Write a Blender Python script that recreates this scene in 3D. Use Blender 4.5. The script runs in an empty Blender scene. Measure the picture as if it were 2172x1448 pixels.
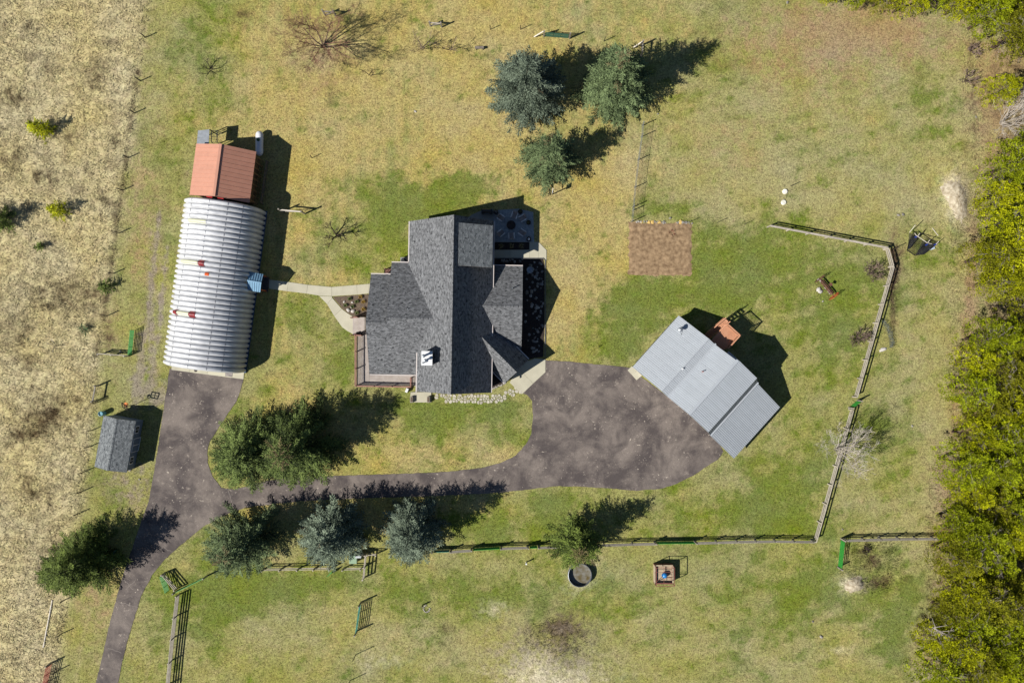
import bpy, math, random
import numpy as np
from mathutils import Vector, Matrix

# ------------------------------------------------------------------ camera, sky, sun
S = 0.058          # metres per photo pixel on the ground
H = 98.0           # drone height
scn = bpy.context.scene
COL = scn.collection
cam_d = bpy.data.cameras.new('camera'); cam = bpy.data.objects.new('camera', cam_d); COL.objects.link(cam)
cam.location = (0, 0, H); cam.rotation_euler = (0, 0, 0)
cam_d.sensor_width = 36; cam_d.lens = 36 * H / (2172 * S)
cam_d.clip_start = 0.5; cam_d.clip_end = 6000
scn.camera = cam
SUN_EL = math.radians(42); SH = math.radians(24.5)      # shadows run towards +x, +y at 24.5 degrees
sdir = Vector((-math.cos(SH) * math.cos(SUN_EL), -math.sin(SH) * math.cos(SUN_EL), math.sin(SUN_EL)))
world = bpy.data.worlds.new('World'); scn.world = world; world.use_nodes = True
wn = world.node_tree.nodes; wl = world.node_tree.links
bg = wn['Background']; sky = wn.new('ShaderNodeTexSky'); sky.sky_type = 'NISHITA'; sky.sun_disc = False
sky.sun_elevation = SUN_EL; sky.sun_rotation = math.atan2(sdir.x, sdir.y); sky.altitude = 900; sky.air_density = 1.0; sky.dust_density = 0.3; sky.ozone_density = 2.5
wl.new(sky.outputs[0], bg.inputs[0]); bg.inputs[1].default_value = 0.05
sun_d = bpy.data.lights.new('sun', 'SUN'); sun = bpy.data.objects.new('sun', sun_d); COL.objects.link(sun)
sun_d.energy = 5.0; sun_d.angle = math.radians(0.5); sun_d.color = (1.0, 0.965, 0.90)
sun.rotation_euler = sdir.to_track_quat('Z', 'Y').to_euler(); sun.location = (0, 0, 150)
vs = scn.view_settings; vs.view_transform = 'Standard'; vs.look = 'None'; vs.gamma = 1; vs.use_curve_mapping = False
vs.exposure = 0.44
scn.render.resolution_x = 1024; scn.render.resolution_y = 682

# ------------------------------------------------------------------ helpers
def G(px, py, z=0.0):
    "photo pixel seen at height z -> world point"
    k = S * (1 - z / H)
    return Vector(((px - 1086) * k, (724 - py) * k, z))
def lin(c):
    c /= 255.0
    return c / 12.92 if c <= 0.04045 else ((c + 0.055) / 1.055) ** 2.4
K = 1.28
def D(r, g, b, k=K):
    return (min(.9, lin(r) / k), min(.9, lin(g) / k), min(.9, lin(b) / k), 1)
def tag(o, label=None, cat=None, group=None, kind=None):
    if label: o['label'] = label
    if cat: o['category'] = cat
    if group: o['group'] = group
    if kind: o['kind'] = kind
    return o
WO = {}
def wo(o):
    return WO.get(o.name, Vector((0, 0, 0))) if o is not None else Vector((0, 0, 0))
def empty(name, loc, label=None, cat=None, group=None):
    o = bpy.data.objects.new(name, None); COL.objects.link(o); o.location = loc; o.empty_display_size = .3
    WO[o.name] = Vector(loc); return tag(o, label, cat, group)

MATS = {}
def nt(m): return m.node_tree.nodes, m.node_tree.links
def mat(name, col, col2=None, rough=.8, metal=0, scale=3.0, var=.25, bump=0, bscale=20., rand=0., detail=4, coat=0, stretch=None):
    "plain procedural material: colour noise in the place's own coordinates, fine relief, per-piece variation"
    if name in MATS: return MATS[name]
    m = bpy.data.materials.new(name); m.use_nodes = True; n, l = nt(m); b = n['Principled BSDF']
    b.inputs['Roughness'].default_value = rough; b.inputs['Metallic'].default_value = metal
    if 'Specular IOR Level' in b.inputs and not metal: b.inputs['Specular IOR Level'].default_value = .3 if rough > .5 else .5
    geo = n.new('ShaderNodeNewGeometry'); src = geo.outputs['Position']
    if stretch:
        mp = n.new('ShaderNodeMapping'); mp.inputs['Scale'].default_value = stretch; l.new(src, mp.inputs[0]); src = mp.outputs[0]
    no = n.new('ShaderNodeTexNoise'); no.inputs['Scale'].default_value = scale; no.inputs['Detail'].default_value = detail; l.new(src, no.inputs[0])
    rp = n.new('ShaderNodeValToRGB'); l.new(no.outputs[0], rp.inputs[0])
    c2 = col2 or tuple(min(1, c * (1 + var)) for c in col[:3]) + (1,)
    c1 = col if col2 else tuple(c * (1 - var) for c in col[:3]) + (1,)
    rp.color_ramp.elements[0].position = .32; rp.color_ramp.elements[1].position = .68
    rp.color_ramp.elements[0].color = c1; rp.color_ramp.elements[1].color = c2
    out = rp.outputs[0]
    if rand:
        oi = n.new('ShaderNodeObjectInfo'); mr = n.new('ShaderNodeMapRange'); l.new(oi.outputs['Random'], mr.inputs[0])
        mr.inputs[3].default_value = 1 - rand; mr.inputs[4].default_value = 1 + rand
        hs = n.new('ShaderNodeHueSaturation'); l.new(mr.outputs[0], hs.inputs['Value']); l.new(out, hs.inputs['Color']); out = hs.outputs[0]
    l.new(out, b.inputs['Base Color'])
    if bump:
        n2 = n.new('ShaderNodeTexNoise'); n2.inputs['Scale'].default_value = bscale; l.new(src, n2.inputs[0])
        bp = n.new('ShaderNodeBump'); bp.inputs['Strength'].default_value = bump; bp.inputs['Distance'].default_value = .03
        l.new(n2.outputs[0], bp.inputs['Height']); l.new(bp.outputs[0], b.inputs['Normal'])
    MATS[name] = m; return m

class MB:
    def __init__(s): s.v = []; s.f = []; s.uv = {}; s.mi = {}
    def quad(s, *p):
        i = len(s.v); s.v += [tuple(q) for q in p]; s.f.append(tuple(range(i, i + len(p)))); return len(s.f) - 1
    def box(s, c, sx, sy, sz, ang=0, ex=None):
        ca, sa = math.cos(ang), math.sin(ang); i = len(s.v)
        for dz in (-.5, .5):
            for dx, dy in ((-.5, -.5), (.5, -.5), (.5, .5), (-.5, .5)):
                x, y = dx * sx, dy * sy
                s.v.append((c[0] + x * ca - y * sa, c[1] + x * sa + y * ca, c[2] + dz * sz))
        for q in ((0, 3, 2, 1), (4, 5, 6, 7), (0, 1, 5, 4), (1, 2, 6, 5), (2, 3, 7, 6), (3, 0, 4, 7)): s.f.append(tuple(i + a for a in q))
    def tube(s, p0, p1, r0, r1=None, n=6, cap=True):
        p0 = Vector(p0); p1 = Vector(p1); r1 = r0 if r1 is None else r1
        d = (p1 - p0)
        if d.length < 1e-6: return
        d.normalize(); a = d.orthogonal().normalized(); b = d.cross(a); i = len(s.v)
        for p, r in ((p0, r0), (p1, r1)):
            for k in range(n):
                t = 2 * math.pi * k / n; s.v.append(tuple(p + a * (r * math.cos(t)) + b * (r * math.sin(t))))
        for k in range(n):
            k2 = (k + 1) % n; s.f.append((i + k, i + k2, i + n + k2, i + n + k))
        if cap: s.f.append(tuple(i + k for k in range(n))[::-1]); s.f.append(tuple(i + n + k for k in range(n)))
    def prism(s, poly, z0, z1):
        n = len(poly); i = len(s.v)
        a = sum(poly[k][0] * poly[(k + 1) % n][1] - poly[(k + 1) % n][0] * poly[k][1] for k in range(n))
        if a < 0: poly = poly[::-1]
        s.v += [(p[0], p[1], z0) for p in poly] + [(p[0], p[1], z1) for p in poly]
        s.f.append(tuple(i + n + k for k in range(n))); s.f.append(tuple(i + k for k in range(n))[::-1])
        for k in range(n):
            k2 = (k + 1) % n; s.f.append((i + k, i + k2, i + n + k2, i + n + k))
    def lathe(s, c, prof, n=16):
        i = len(s.v); m = len(prof)
        for r, z in prof:
            for k in range(n):
                t = 2 * math.pi * k / n; s.v.append((c[0] + r * math.cos(t), c[1] + r * math.sin(t), c[2] + z))
        for j in range(m - 1):
            for k in range(n):
                k2 = (k + 1) % n; s.f.append((i + j * n + k, i + j * n + k2, i + (j + 1) * n + k2, i + (j + 1) * n + k))
        s.f.append(tuple(i + (m - 1) * n + k for k in range(n)))
    def mesh(s, name, c, mats):
        me = bpy.data.meshes.new(name); me.from_pydata([(x - c[0], y - c[1], z - c[2]) for x, y, z in s.v], [], s.f)
        for m in mats: me.materials.append(m)
        if s.mi:
            for k, v in s.mi.items(): me.polygons[k].material_index = v
        if s.uv:
            uvl = me.uv_layers.new(name='UVMap')
            for k, uvs in s.uv.items():
                for li, uv in zip(me.polygons[k].loop_indices, uvs): uvl.data[li].uv = uv
        me.update(); return me
    def build(s, name, m, parent=None, smooth=False, origin=None):
        a = np.array(s.v); mn = a.min(0); mx = a.max(0); c = Vector(((mn[0] + mx[0]) / 2, (mn[1] + mx[1]) / 2, mn[2])) if origin is None else Vector(origin)
        me = s.mesh(name, c, m if isinstance(m, (list, tuple)) else [m])
        if smooth: me.polygons.foreach_set('use_smooth', [True] * len(me.polygons))
        o = bpy.data.objects.new(name, me); COL.objects.link(o)
        if parent: o.parent = parent; o.location = c - wo(parent)
        else: o.location = c
        WO[o.name] = c; return o

UNIT = {}
def bar(name, p0, p1, w, h, m, parent, up=(0, 0, 1)):
    "a straight piece from p0 to p1, w across and h deep; alike pieces share one mesh"
    key = m.name
    if key not in UNIT:
        b = MB(); b.box((0, 0, 0), 1, 1, 1); UNIT[key] = b.mesh('board_' + m.name, (0, 0, 0), [m])
    p0 = Vector(p0); p1 = Vector(p1); d = p1 - p0; L = d.length; x = d.normalized(); upv = Vector(up)
    if abs(x.dot(upv)) > .98: upv = Vector((0, 1, 0)) if abs(x.y) < .9 else Vector((1, 0, 0))
    y = upv.cross(x).normalized(); z = x.cross(y)
    c = (p0 + p1) / 2
    M = Matrix(((x.x * L, y.x * w, z.x * h, c.x), (x.y * L, y.y * w, z.y * h, c.y), (x.z * L, y.z * w, z.z * h, c.z), (0, 0, 0, 1)))
    o = bpy.data.objects.new(name, UNIT[key]); COL.objects.link(o)
    if parent: o.parent = parent; M = Matrix.Translation(-wo(parent)) @ M
    o.matrix_basis = M; WO[o.name] = c
    return o
def inst(name, me, loc, rotz, parent, scale=(1, 1, 1)):
    o = bpy.data.objects.new(name, me); COL.objects.link(o)
    o.rotation_euler = (0, 0, rotz); o.scale = scale
    if parent: o.parent = parent; o.location = Vector(loc) - wo(parent)
    else: o.location = loc
    WO[o.name] = Vector(loc); return o
def smooth_poly(pts, it=2):
    for _ in range(it):
        q = []
        for i in range(len(pts)):
            a = pts[i]; b = pts[(i + 1) % len(pts)]
            q += [(a[0] * .75 + b[0] * .25, a[1] * .75 + b[1] * .25), (a[0] * .25 + b[0] * .75, a[1] * .25 + b[1] * .75)]
        pts = q
    return pts
def gp(pts): return [tuple(G(*p)[:2]) for p in pts]

rngT = np.random.RandomState(7); TAB = rngT.rand(256, 256)
def vn(x, y, sc, seed=0):
    x = np.asarray(x) / sc + seed * 17.3; y = np.asarray(y) / sc + seed * 5.7
    xi = np.floor(x).astype(int); yi = np.floor(y).astype(int); fx = x - xi; fy = y - yi
    fx = fx * fx * (3 - 2 * fx); fy = fy * fy * (3 - 2 * fy)
    a = TAB[xi % 256, yi % 256]; b = TAB[(xi + 1) % 256, yi % 256]; c = TAB[xi % 256, (yi + 1) % 256]; d = TAB[(xi + 1) % 256, (yi + 1) % 256]
    return (a * (1 - fx) + b * fx) * (1 - fy) + (c * (1 - fx) + d * fx) * fy
def fbm(x, y, sc, seed=0, o=4):
    r = 0; w = .5; t = 0
    for k in range(o): r = r + w * vn(x, y, sc / 2 ** k, seed + k * 3); t += w; w *= .55
    return r / t

# ------------------------------------------------------------------ ground cover map (photo pixels)
EDGE = [(-400, 345), (0, 318), (80, 302), (170, 292), (240, 283), (335, 270), (400, 262), (492, 248), (580, 236), (668, 224), (745, 208), (800, 206), (850, 202), (900, 194), (960, 188), (1000, 182), (1060, 172), (1110, 162), (1200, 160), (1290, 140), (1341, 128), (1448, 122), (1900, 80)]
EY = np.array([e[0] for e in EDGE]); EX = np.array([e[1] for e in EDGE])
WOOD = [(-300, 1700), (-60, 1700), (0, 1770), (25, 2050), (60, 2120), (100, 2130), (160, 2078), (220, 2080), (300, 2100), (420, 2070), (540, 2052), (620, 2085), (655, 2120), (700, 2050), (755, 2030), (824, 2018), (860, 2050), (900, 2030), (950, 2000), (1017, 1990), (1060, 2015), (1113, 1992), (1183, 1976), (1241, 1978), (1290, 1975), (1348, 1940), (1397, 1946), (1448, 1940), (1800, 1900)]
WY = np.array([e[0] for e in WOOD]); WX = np.array([e[1] for e in WOOD])
GREEN = [(430,120,110,200,.45),(350,350,40,170,.3),(780,470,130,110,.45),(850,440,120,60,.5),(985,400,55,25,1),(900,430,70,25,.8),(720,560,80,60,.3),(840,540,35,60,.5),
 (640,645,60,35,.7),(655,700,60,40,.45),(735,750,22,60,.8),(720,800,40,60,.35),(600,760,60,60,.2),(520,860,40,60,.35),(470,880,25,70,.5),(900,888,45,32,1.1),(830,860,60,25,.4),(960,905,90,40,.3),(1045,905,60,55,.45),(1070,870,60,25,.6),(930,857,130,7,.9),
 (1320,690,60,70,.75),(1300,750,50,25,.7),(1390,625,60,40,.7),(1490,640,100,30,.6),(1500,520,50,60,.7),(1560,600,80,60,.6),(1660,560,120,60,.45),(1790,600,90,90,.4),(1800,740,80,90,.4),(1720,700,60,60,.5),(1720,930,80,120,.5),(1640,1000,100,50,.5),(1520,1090,130,45,.65),(1680,1090,100,40,.6),(1400,440,70,22,.7),(1400,1020,60,12,.7),
 (1100,1105,120,40,.6),(1030,1120,60,30,.65),(1150,1060,90,18,.6),(520,1250,90,40,1.1),(440,1275,60,60,.6),(640,1240,150,35,.6),(850,1240,150,45,.5),(1200,1265,200,40,.6),(1000,1300,100,40,.35),(800,1400,200,60,.25),(1650,1330,150,60,.5),(1700,1240,150,50,.55),(1900,1250,80,70,.7),(1900,1370,60,80,.55),(340,1300,25,140,.5),(430,1360,60,80,.3),(1960,600,60,80,.35),(1900,1010,60,60,.5),(1850,930,60,50,.55),(1960,240,40,90,.5),(1990,530,40,30,.5),(235,1000,40,70,.6),(305,640,20,60,.4),(1600,800,20,60,.6),(1700,560,300,250,.2),(1600,1240,500,200,.2),
 (1520,150,60,60,.25),(1550,100,60,60,.3),(250,1120,40,40,.3),(90,280,30,15,.2),(410,1150,60,30,.6),(500,1120,50,20,.6),(1180,1110,40,60,.5),(330,840,12,30,.6),(313,800,8,45,.8)]
GOLD = [(780,180,330,220,.7),(650,300,160,200,.45),(1050,200,120,250,.7),(1000,330,90,70,.55),(1270,560,60,130,.75),(1200,600,60,100,.7),(1240,440,110,90,.85),(1180,700,50,60,.8),(1330,340,50,70,.7),(620,440,80,120,.5),(600,800,80,90,.5),(640,870,130,40,.4),(820,960,120,50,.75),(960,970,120,28,.6),(1080,940,60,40,.4),(700,1075,200,22,.9),(860,1088,130,35,.9),(980,1085,80,30,.55),(680,585,60,25,.6),(590,640,40,50,.5),(740,590,40,20,.5),(1000,60,300,60,.6),(1230,790,120,20,.3),(1000,1170,120,20,.3),(245,1240,40,60,.5),(1400,80,100,80,.3),(560,1200,200,20,.4)]
STRAW = [(1650,240,360,230,.65),(1990,900,70,500,.65),(1850,1060,90,60,.4),(340,330,60,300,.4),(1500,420,180,60,.45),(1300,1350,500,70,.4),(1000,1380,300,60,.4),(760,1330,200,60,.35),(1930,1120,100,40,.5),(240,1330,70,130,.5),(2080,400,100,400,.7),(1960,420,80,60,.5),(1700,420,140,60,.4),(1640,640,100,60,.3),(1800,830,100,40,.4),(1300,860,900,700,.12),(1700,1400,300,50,.35),(400,1400,100,60,.35),(450,150,150,150,.35),(1400,700,40,50,.3)]
BROWN = [(1740,110,180,80,.55),(1800,60,200,60,.5),(1550,310,90,60,.25),(2062,600,14,120,.8),(2050,760,14,100,.7),(2025,880,14,60,.7),(2005,1050,25,50,.9),(1995,1130,20,30,.6),(2110,660,40,18,.6),(2090,260,40,110,.5),(2100,120,50,80,.4),(690,160,50,60,.35),(640,120,60,50,.25),(300,480,30,180,.3),(200,1290,45,60,.4),(255,1060,50,50,.35),(1870,60,120,40,.5),(230,700,25,60,.4),(1900,550,16,40,.6),(320,430,60,200,.15)]
DARK = [(95,885,42,30,.9),(45,925,32,14,.8),(75,1040,14,10,.8),(98,375,28,18,.6),(30,205,25,18,.6),(20,340,25,20,.5),(110,640,50,30,.5),(200,150,18,28,.6),(60,60,12,8,.4),(145,290,15,10,.6),(200,640,22,28,.5),(230,715,10,28,.7),(30,700,40,25,.5),(1180,1345,45,35,.7),(1850,1180,25,28,.55),(1870,1235,45,14,.55),(515,38,16,12,.6),(1900,545,10,40,.8),(1893,640,7,60,.7),(1180,1330,60,12,.3),(120,1180,60,50,.3),(60,120,40,10,.25),(150,600,60,20,.25),(1335,1085,25,15,.3),(220,840,6,20,.5),(2050,440,10,30,.6),(950,1330,12,10,.4),(955,1360,12,10,.4),(2060,120,8,40,.35),(2065,260,6,60,.4)]
GRAVEL = [(330,835,30,25,.7),(322,640,6,110,.6),(345,620,6,60,.4),(300,760,8,60,.8),(322,760,6,70,.65),(290,830,10,40,.8),(1150,1400,80,50,.45),(265,1050,30,30,.3),(345,845,14,15,.8),(300,1020,15,40,.4)]
SAND = [(2022,395,24,26,1.2),(2030,440,17,32,1.1),(1808,1238,22,16,1.0),(1140,1432,60,30,.7),(1210,1440,80,22,.5),(1045,1292,26,14,.5),(820,1400,50,15,.3),(1440,870,8,8,.2),(1780,1380,30,10,.25),(1231,1217,34,34,.6),(1960,1435,20,12,.4)]
def weights(X, Y):
    "cover weights for world points"
    px = X / S + 1086; py = 724 - Y / S
    wx = (fbm(px, py, 70, 1) - .5) * 75 + (vn(px, py, 12, 4) - .5) * 12; wy = (fbm(px, py, 70, 9) - .5) * 75 + (vn(px, py, 12, 6) - .5) * 12
    def acc(L, k=1.):
        r = np.zeros_like(px)
        for cx, cy, rx, ry, w in L:
            small = min(rx, ry) < 30; f = (.18 if small else 1.) * k
            d = ((px + wx * f - cx) / (rx * 1.15)) ** 2 + ((py + wy * f - cy) / (ry * 1.15)) ** 2
            r = r + w * np.exp(-d * 1.1)
        return r
    patch = fbm(px, py, 95, 21, 5); patch2 = fbm(px, py, 34, 31, 4)
    green = acc(GREEN) + (patch2 - .5) * 1.25 + (patch - .5) * .8 + (fbm(px, py, 13, 91, 3) - .5) * .7
    gold = acc(GOLD) + (fbm(px, py, 60, 41) - .5) * .8
    straw = acc(STRAW) + (fbm(px, py, 50, 51) - .5) * 1.0
    brown = acc(BROWN) + (fbm(px, py, 26, 61) - .5) * .35 - .04
    e = np.interp(py, EY, EX) + (vn(px, py, 14, 3) - .5) * 14 + (vn(px, py, 45, 23) - .5) * 14
    field = 1 / (1 + np.exp((px - e) / 7.))
    w = np.interp(py, WY, WX) + 12
    forest = 1 / (1 + np.exp((w - px - wx * .3) / 14))
    dark = acc(DARK) + field * np.clip(fbm(px, py, 42, 71) * 2.4 - 1.55, 0, .35) + forest * .3
    fl = np.abs(px - np.interp(py, EY, EX) + 2)
    dark = dark + np.exp(-(fl / 4.) ** 2) * .55 * (py > 120) * (py < 760) * (vn(px, py, 40, 8) > .35)  # grass shadow along the field edge, painted into the ground as a dark line
    def path(P_, w_):
        r = np.zeros_like(px)
        for (x0, y0), (x1, y1) in zip(P_[:-1], P_[1:]):
            dx, dy = x1 - x0, y1 - y0; t = np.clip(((px - x0) * dx + (py - y0) * dy) / (dx*dx + dy*dy), 0, 1); d = np.hypot(px + wx * .06 - x0 - t*dx, py - y0 - t*dy); r = np.maximum(r, np.exp(-(d / w_) ** 2))
        return r
    tr = np.maximum(path([(337,450),(328,560),(319,640),(309,700),(298,760),(286,835)], 4.5), path([(356,520),(345,620),(337,700),(327,770),(318,835)], 4.)) * (.55 + .6 * vn(px, py, 22, 55))
    tr2 = np.maximum(path([(352,1290),(322,1370),(305,1470)], 5), path([(190,1290),(170,1380),(160,1470)], 5)); tr3 = path([(1500,900),(1640,905),(1720,1000)], 6) * .3
    straw = straw + tr2 * .7 + tr3; gold = gold + .22 * np.sin(px * .21 + wx * .05) * (py < 760) * (px > 540) * (px < 1340); green = green + .12 * np.sin((px * .3 + py) * .16 + wx * .05) * (px > 1340)
    green = np.clip((green - .4) * 1.4 + .38, 0, 1) * (1 - forest); gold = np.clip((gold - .4) * 1.35 + .4, 0, 1); straw = np.clip((straw - .4) * 1.3 + .4, 0, 1)
    brown = np.clip(brown + forest * .8, 0, 1)
    gravel = np.clip(tr + acc(GRAVEL) * 1.3 * (.4 + 1.1 * vn(px, py, 9, 12)), 0, 1); sand = np.clip(acc(SAND) * (.65 + .7 * vn(px, py, 7, 13)), 0, 1)
    return np.stack([green, gold, straw, brown], 1), np.stack([field, np.clip(dark, 0, 1), gravel, sand], 1)

def ground_mat():
    m = bpy.data.materials.new('grass_and_soil'); m.use_nodes = True; n, l = nt(m); b = n['Principled BSDF']
    b.inputs['Roughness'].default_value = .95; b.inputs['Specular IOR Level'].default_value = .1
    geo = n.new('ShaderNodeNewGeometry')
    def noise(sc, det=3, rough=.6, dist=0, stretch=None):
        t = n.new('ShaderNodeTexNoise'); t.inputs['Scale'].default_value = sc; t.inputs['Detail'].default_value = det; t.inputs['Roughness'].default_value = rough
        t.inputs['Distortion'].default_value = dist
        src = geo.outputs['Position']
        if stretch:
            mp = n.new('ShaderNodeMapping'); mp.inputs['Rotation'].default_value = (0, 0, stretch[2]); mp.inputs['Scale'].default_value = (stretch[0], stretch[1], 1); l.new(src, mp.inputs[0]); src = mp.outputs[0]
        l.new(src, t.inputs[0]); return t.outputs[0]
    def math_(op, a, bb, clamp=False):
        t = n.new('ShaderNodeMath'); t.operation = op; t.use_clamp = clamp
        for i, v in enumerate((a, bb)):
            if isinstance(v, (int, float)): t.inputs[i].default_value = v
            else: l.new(v, t.inputs[i])
        return t.outputs[0]
    A = n.new('ShaderNodeAttribute'); A.attribute_name = 'wa'; B = n.new('ShaderNodeAttribute'); B.attribute_name = 'wb'
    sa = n.new('ShaderNodeSeparateColor'); l.new(A.outputs['Color'], sa.inputs[0]); sb = n.new('ShaderNodeSeparateColor'); l.new(B.outputs['Color'], sb.inputs[0])
    fine = noise(3.2, 5, .75); mid = noise(1.1, 4, .6); speck = noise(7, 2, .6)
    patchy = noise(.75, 6, .72, .3); cur = None
    def rgb(c):
        t = n.new('ShaderNodeRGB'); t.outputs[0].default_value = c; return t.outputs[0]
    def mix(base, colr, fac):
        t = n.new('ShaderNodeMix'); t.data_type = 'RGBA'; l.new(fac, t.inputs['Factor']); l.new(base, t.inputs['A']); l.new(colr, t.inputs['B']); return t.outputs['Result']
    def fac(w, k=1.1, amp=1.2, nz=None):
        j = math_('MULTIPLY', math_('SUBTRACT', nz or patchy, .5), amp * 2.3)
        e = math_('MULTIPLY', math_('MULTIPLY', w, math_('SUBTRACT', 1.0, w)), 4.0)
        j = math_('MULTIPLY', j, math_('ADD', e, .25))
        j = math_('MULTIPLY', j, math_('GREATER_THAN', w, .01))
        return math_('ADD', math_('MULTIPLY', w, k), j, True)
    cur = rgb(D(149, 146, 90))
    cur = mix(cur, rgb(D(166, 157, 110)), fac(sa.outputs[2], .8))
    cur = mix(cur, rgb(D(180, 162, 106)), fac(sa.outputs[1], .85))
    cur = mix(cur, rgb(D(108, 121, 52)), fac(sa.outputs[0], .85, 1.5))
    cur = mix(cur, rgb(D(164, 138, 106)), fac(A.outputs['Alpha'], .8))
    cur = mix(cur, rgb(D(204, 190, 146)), fac(sb.outputs[0], 1.0, .4))
    cur = mix(cur, rgb(D(98, 84, 62)), fac(sb.outputs[1], 1.05, 1.4))
    cur = mix(cur, rgb(D(150, 138, 122)), fac(sb.outputs[2], .8, 1.4))
    cur = mix(cur, rgb(D(206, 194, 164)), fac(B.outputs['Alpha'], .9, .8))
    # blades and thatch: light straw and dark gaps
    streak = noise(3.0, 4, .75, 0.5, (1.0, 2.2, .9)); 
    v = math_('ADD', math_('MULTIPLY', math_('SUBTRACT', fine, .5), 2.3), math_('MULTIPLY', math_('SUBTRACT', speck, .5), 2.0))
    v = math_('ADD', v, math_('MULTIPLY', math_('SUBTRACT', mid, .5), .6))
    v = math_('ADD', v, math_('MULTIPLY', math_('MULTIPLY', math_('SUBTRACT', streak, .52), sb.outputs[0]), 1.5))
    v = math_('MULTIPLY', v, math_('SUBTRACT', 1.0, math_('MULTIPLY', sb.outputs[0], .38)))
    v = math_('ADD', v, 1.0)
    vm = n.new('ShaderNodeMath'); vm.operation = 'MAXIMUM'; l.new(v, vm.inputs[0]); vm.inputs[1].default_value = .35
    hs = n.new('ShaderNodeHueSaturation'); l.new(cur, hs.inputs['Color']); l.new(vm.outputs[0], hs.inputs['Value'])
    big = noise(.16, 3, .5); hue = math_('ADD', math_('MULTIPLY', math_('SUBTRACT', mid, .5), .05), .5); l.new(hue, hs.inputs['Hue'])
    sat = math_('ADD', math_('MULTIPLY', math_('SUBTRACT', big, .5), .6), 1.02); l.new(sat, hs.inputs['Saturation'])
    l.new(hs.outputs[0], b.inputs['Base Color'])
    bp = n.new('ShaderNodeBump'); bp.inputs['Strength'].default_value = .55; bp.inputs['Distance'].default_value = .12
    hh = math_('ADD', fine, math_('MULTIPLY', streak, sb.outputs[0])); l.new(hh, bp.inputs['Height']); l.new(bp.outputs[0], b.inputs['Normal'])
    return m
GM = ground_mat()

def set_w(me, X, Y):
    wa, wb = weights(X, Y)
    for nm, w in (('wa', wa), ('wb', wb)):
        at = me.color_attributes.new(nm, 'FLOAT_COLOR', 'POINT'); at.data.foreach_set('color', w.astype(np.float32).ravel())
def mesh_np(name, V, F, mats, k=4):
    me = bpy.data.meshes.new(name); nF = len(F)
    me.vertices.add(len(V)); me.vertices.foreach_set('co', V.astype(np.float32).ravel())
    me.loops.add(nF * k); me.loops.foreach_set('vertex_index', F.astype(np.int32).ravel())
    me.polygons.add(nF); me.polygons.foreach_set('loop_start', np.arange(0, nF * k, k, dtype=np.int32)); me.polygons.foreach_set('loop_total', np.full(nF, k, np.int32))
    for m in mats: me.materials.append(m)
    me.update(calc_edges=True); return me
def relief(X, Y):
    px = X / S + 1086; py = 724 - Y / S
    f = 1 / (1 + np.exp((px - np.interp(py, EY, EX)) / 8))
    z = f * (.16 * fbm(px, py, 16, 81) - .02)
    hole = .0
    for cx, cy, rx, ry, h in ((2025, 415, 22, 45, .5), (1808, 1238, 20, 14, .3), (1848, 1170, 22, 20, -.3), (1872, 1232, 40, 12, -.28), (1180, 1420, 90, 50, .25)):
        hole = hole + h * np.exp(-((px - cx) / rx) ** 2 - ((py - cy) / ry) ** 2)
    return z + hole
# ground: one sheet, fine where the photo looks, running to the horizon
xs = np.arange(-76, 76.01, .3); ys = np.arange(-54, 54.01, .3)
xs = np.concatenate([[-2500, -600, -200, -100], xs, [100, 200, 600, 2500]]); ys = np.concatenate([[-2500, -600, -200, -80], ys, [80, 200, 600, 2500]])
XX, YY = np.meshgrid(xs, ys); X = XX.ravel(); Y = YY.ravel()
Z = relief(X, Y); Z[(np.abs(X) > 76) | (np.abs(Y) > 54)] = 0
nx, ny = len(xs), len(ys); ii = (np.arange(ny - 1)[:, None] * nx + np.arange(nx - 1)[None]).ravel()
F = np.stack([ii, ii + 1, ii + nx + 1, ii + nx], 1)
gme = mesh_np('ground', np.stack([X, Y, Z], 1), F, [GM]); set_w(gme, X, Y)
gme.polygons.foreach_set('use_smooth', [True] * len(gme.polygons))
go = bpy.data.objects.new('ground', gme); COL.objects.link(go); tag(go, kind='structure')

# ------------------------------------------------------------------ driveway
DRIVE = [(178,1560),(203,1448),(215,1400),(228,1340),(245,1275),(262,1215),(278,1170),(300,1105),(315,1065),(325,1010),(335,950),(345,880),(360,782),(365,780),(517,801),(514,815),(502,850),(480,882),(460,912),(446,935),(440,955),(441,980),(450,1010),(470,1034),(495,1037),(520,1032),(560,1020),(620,1012),(680,1009),(760,1007),(860,1004),(950,1000),(1020,992),(1060,982),(1095,965),(1115,942),(1127,920),(1130,880),(1128,850),(1119,837),(1108,834),(1156,788),(1157,764),(1200,766),(1260,772),(1320,778),(1336,780),(1440,860),(1522,935),(1534,958),(1522,975),(1500,988),(1470,1008),(1430,1028),(1400,1036),(1350,1040),(1300,1036),(1240,1032),(1180,1030),(1100,1040),(1060,1044),(980,1049),(900,1052),(800,1055),(720,1058),(640,1062),(580,1068),(520,1076),(470,1095),(430,1117),(390,1150),(350,1185),(322,1220),(300,1262),(285,1310),(270,1360),(258,1410),(250,1448),(228,1560)]
def refine(poly, step, amp, seed):
    out = []; rnd = random.Random(seed)
    for i in range(len(poly)):
        a = Vector(poly[i]); b = Vector(poly[(i + 1) % len(poly)]); n_ = max(1, int((b - a).length / step))
        for k in range(n_):
            p = a.lerp(b, k / n_); out.append((p.x + rnd.uniform(-amp, amp), p.y + rnd.uniform(-amp, amp)))
    return out
am = bpy.data.materials.new('asphalt'); am.use_nodes = True
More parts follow.
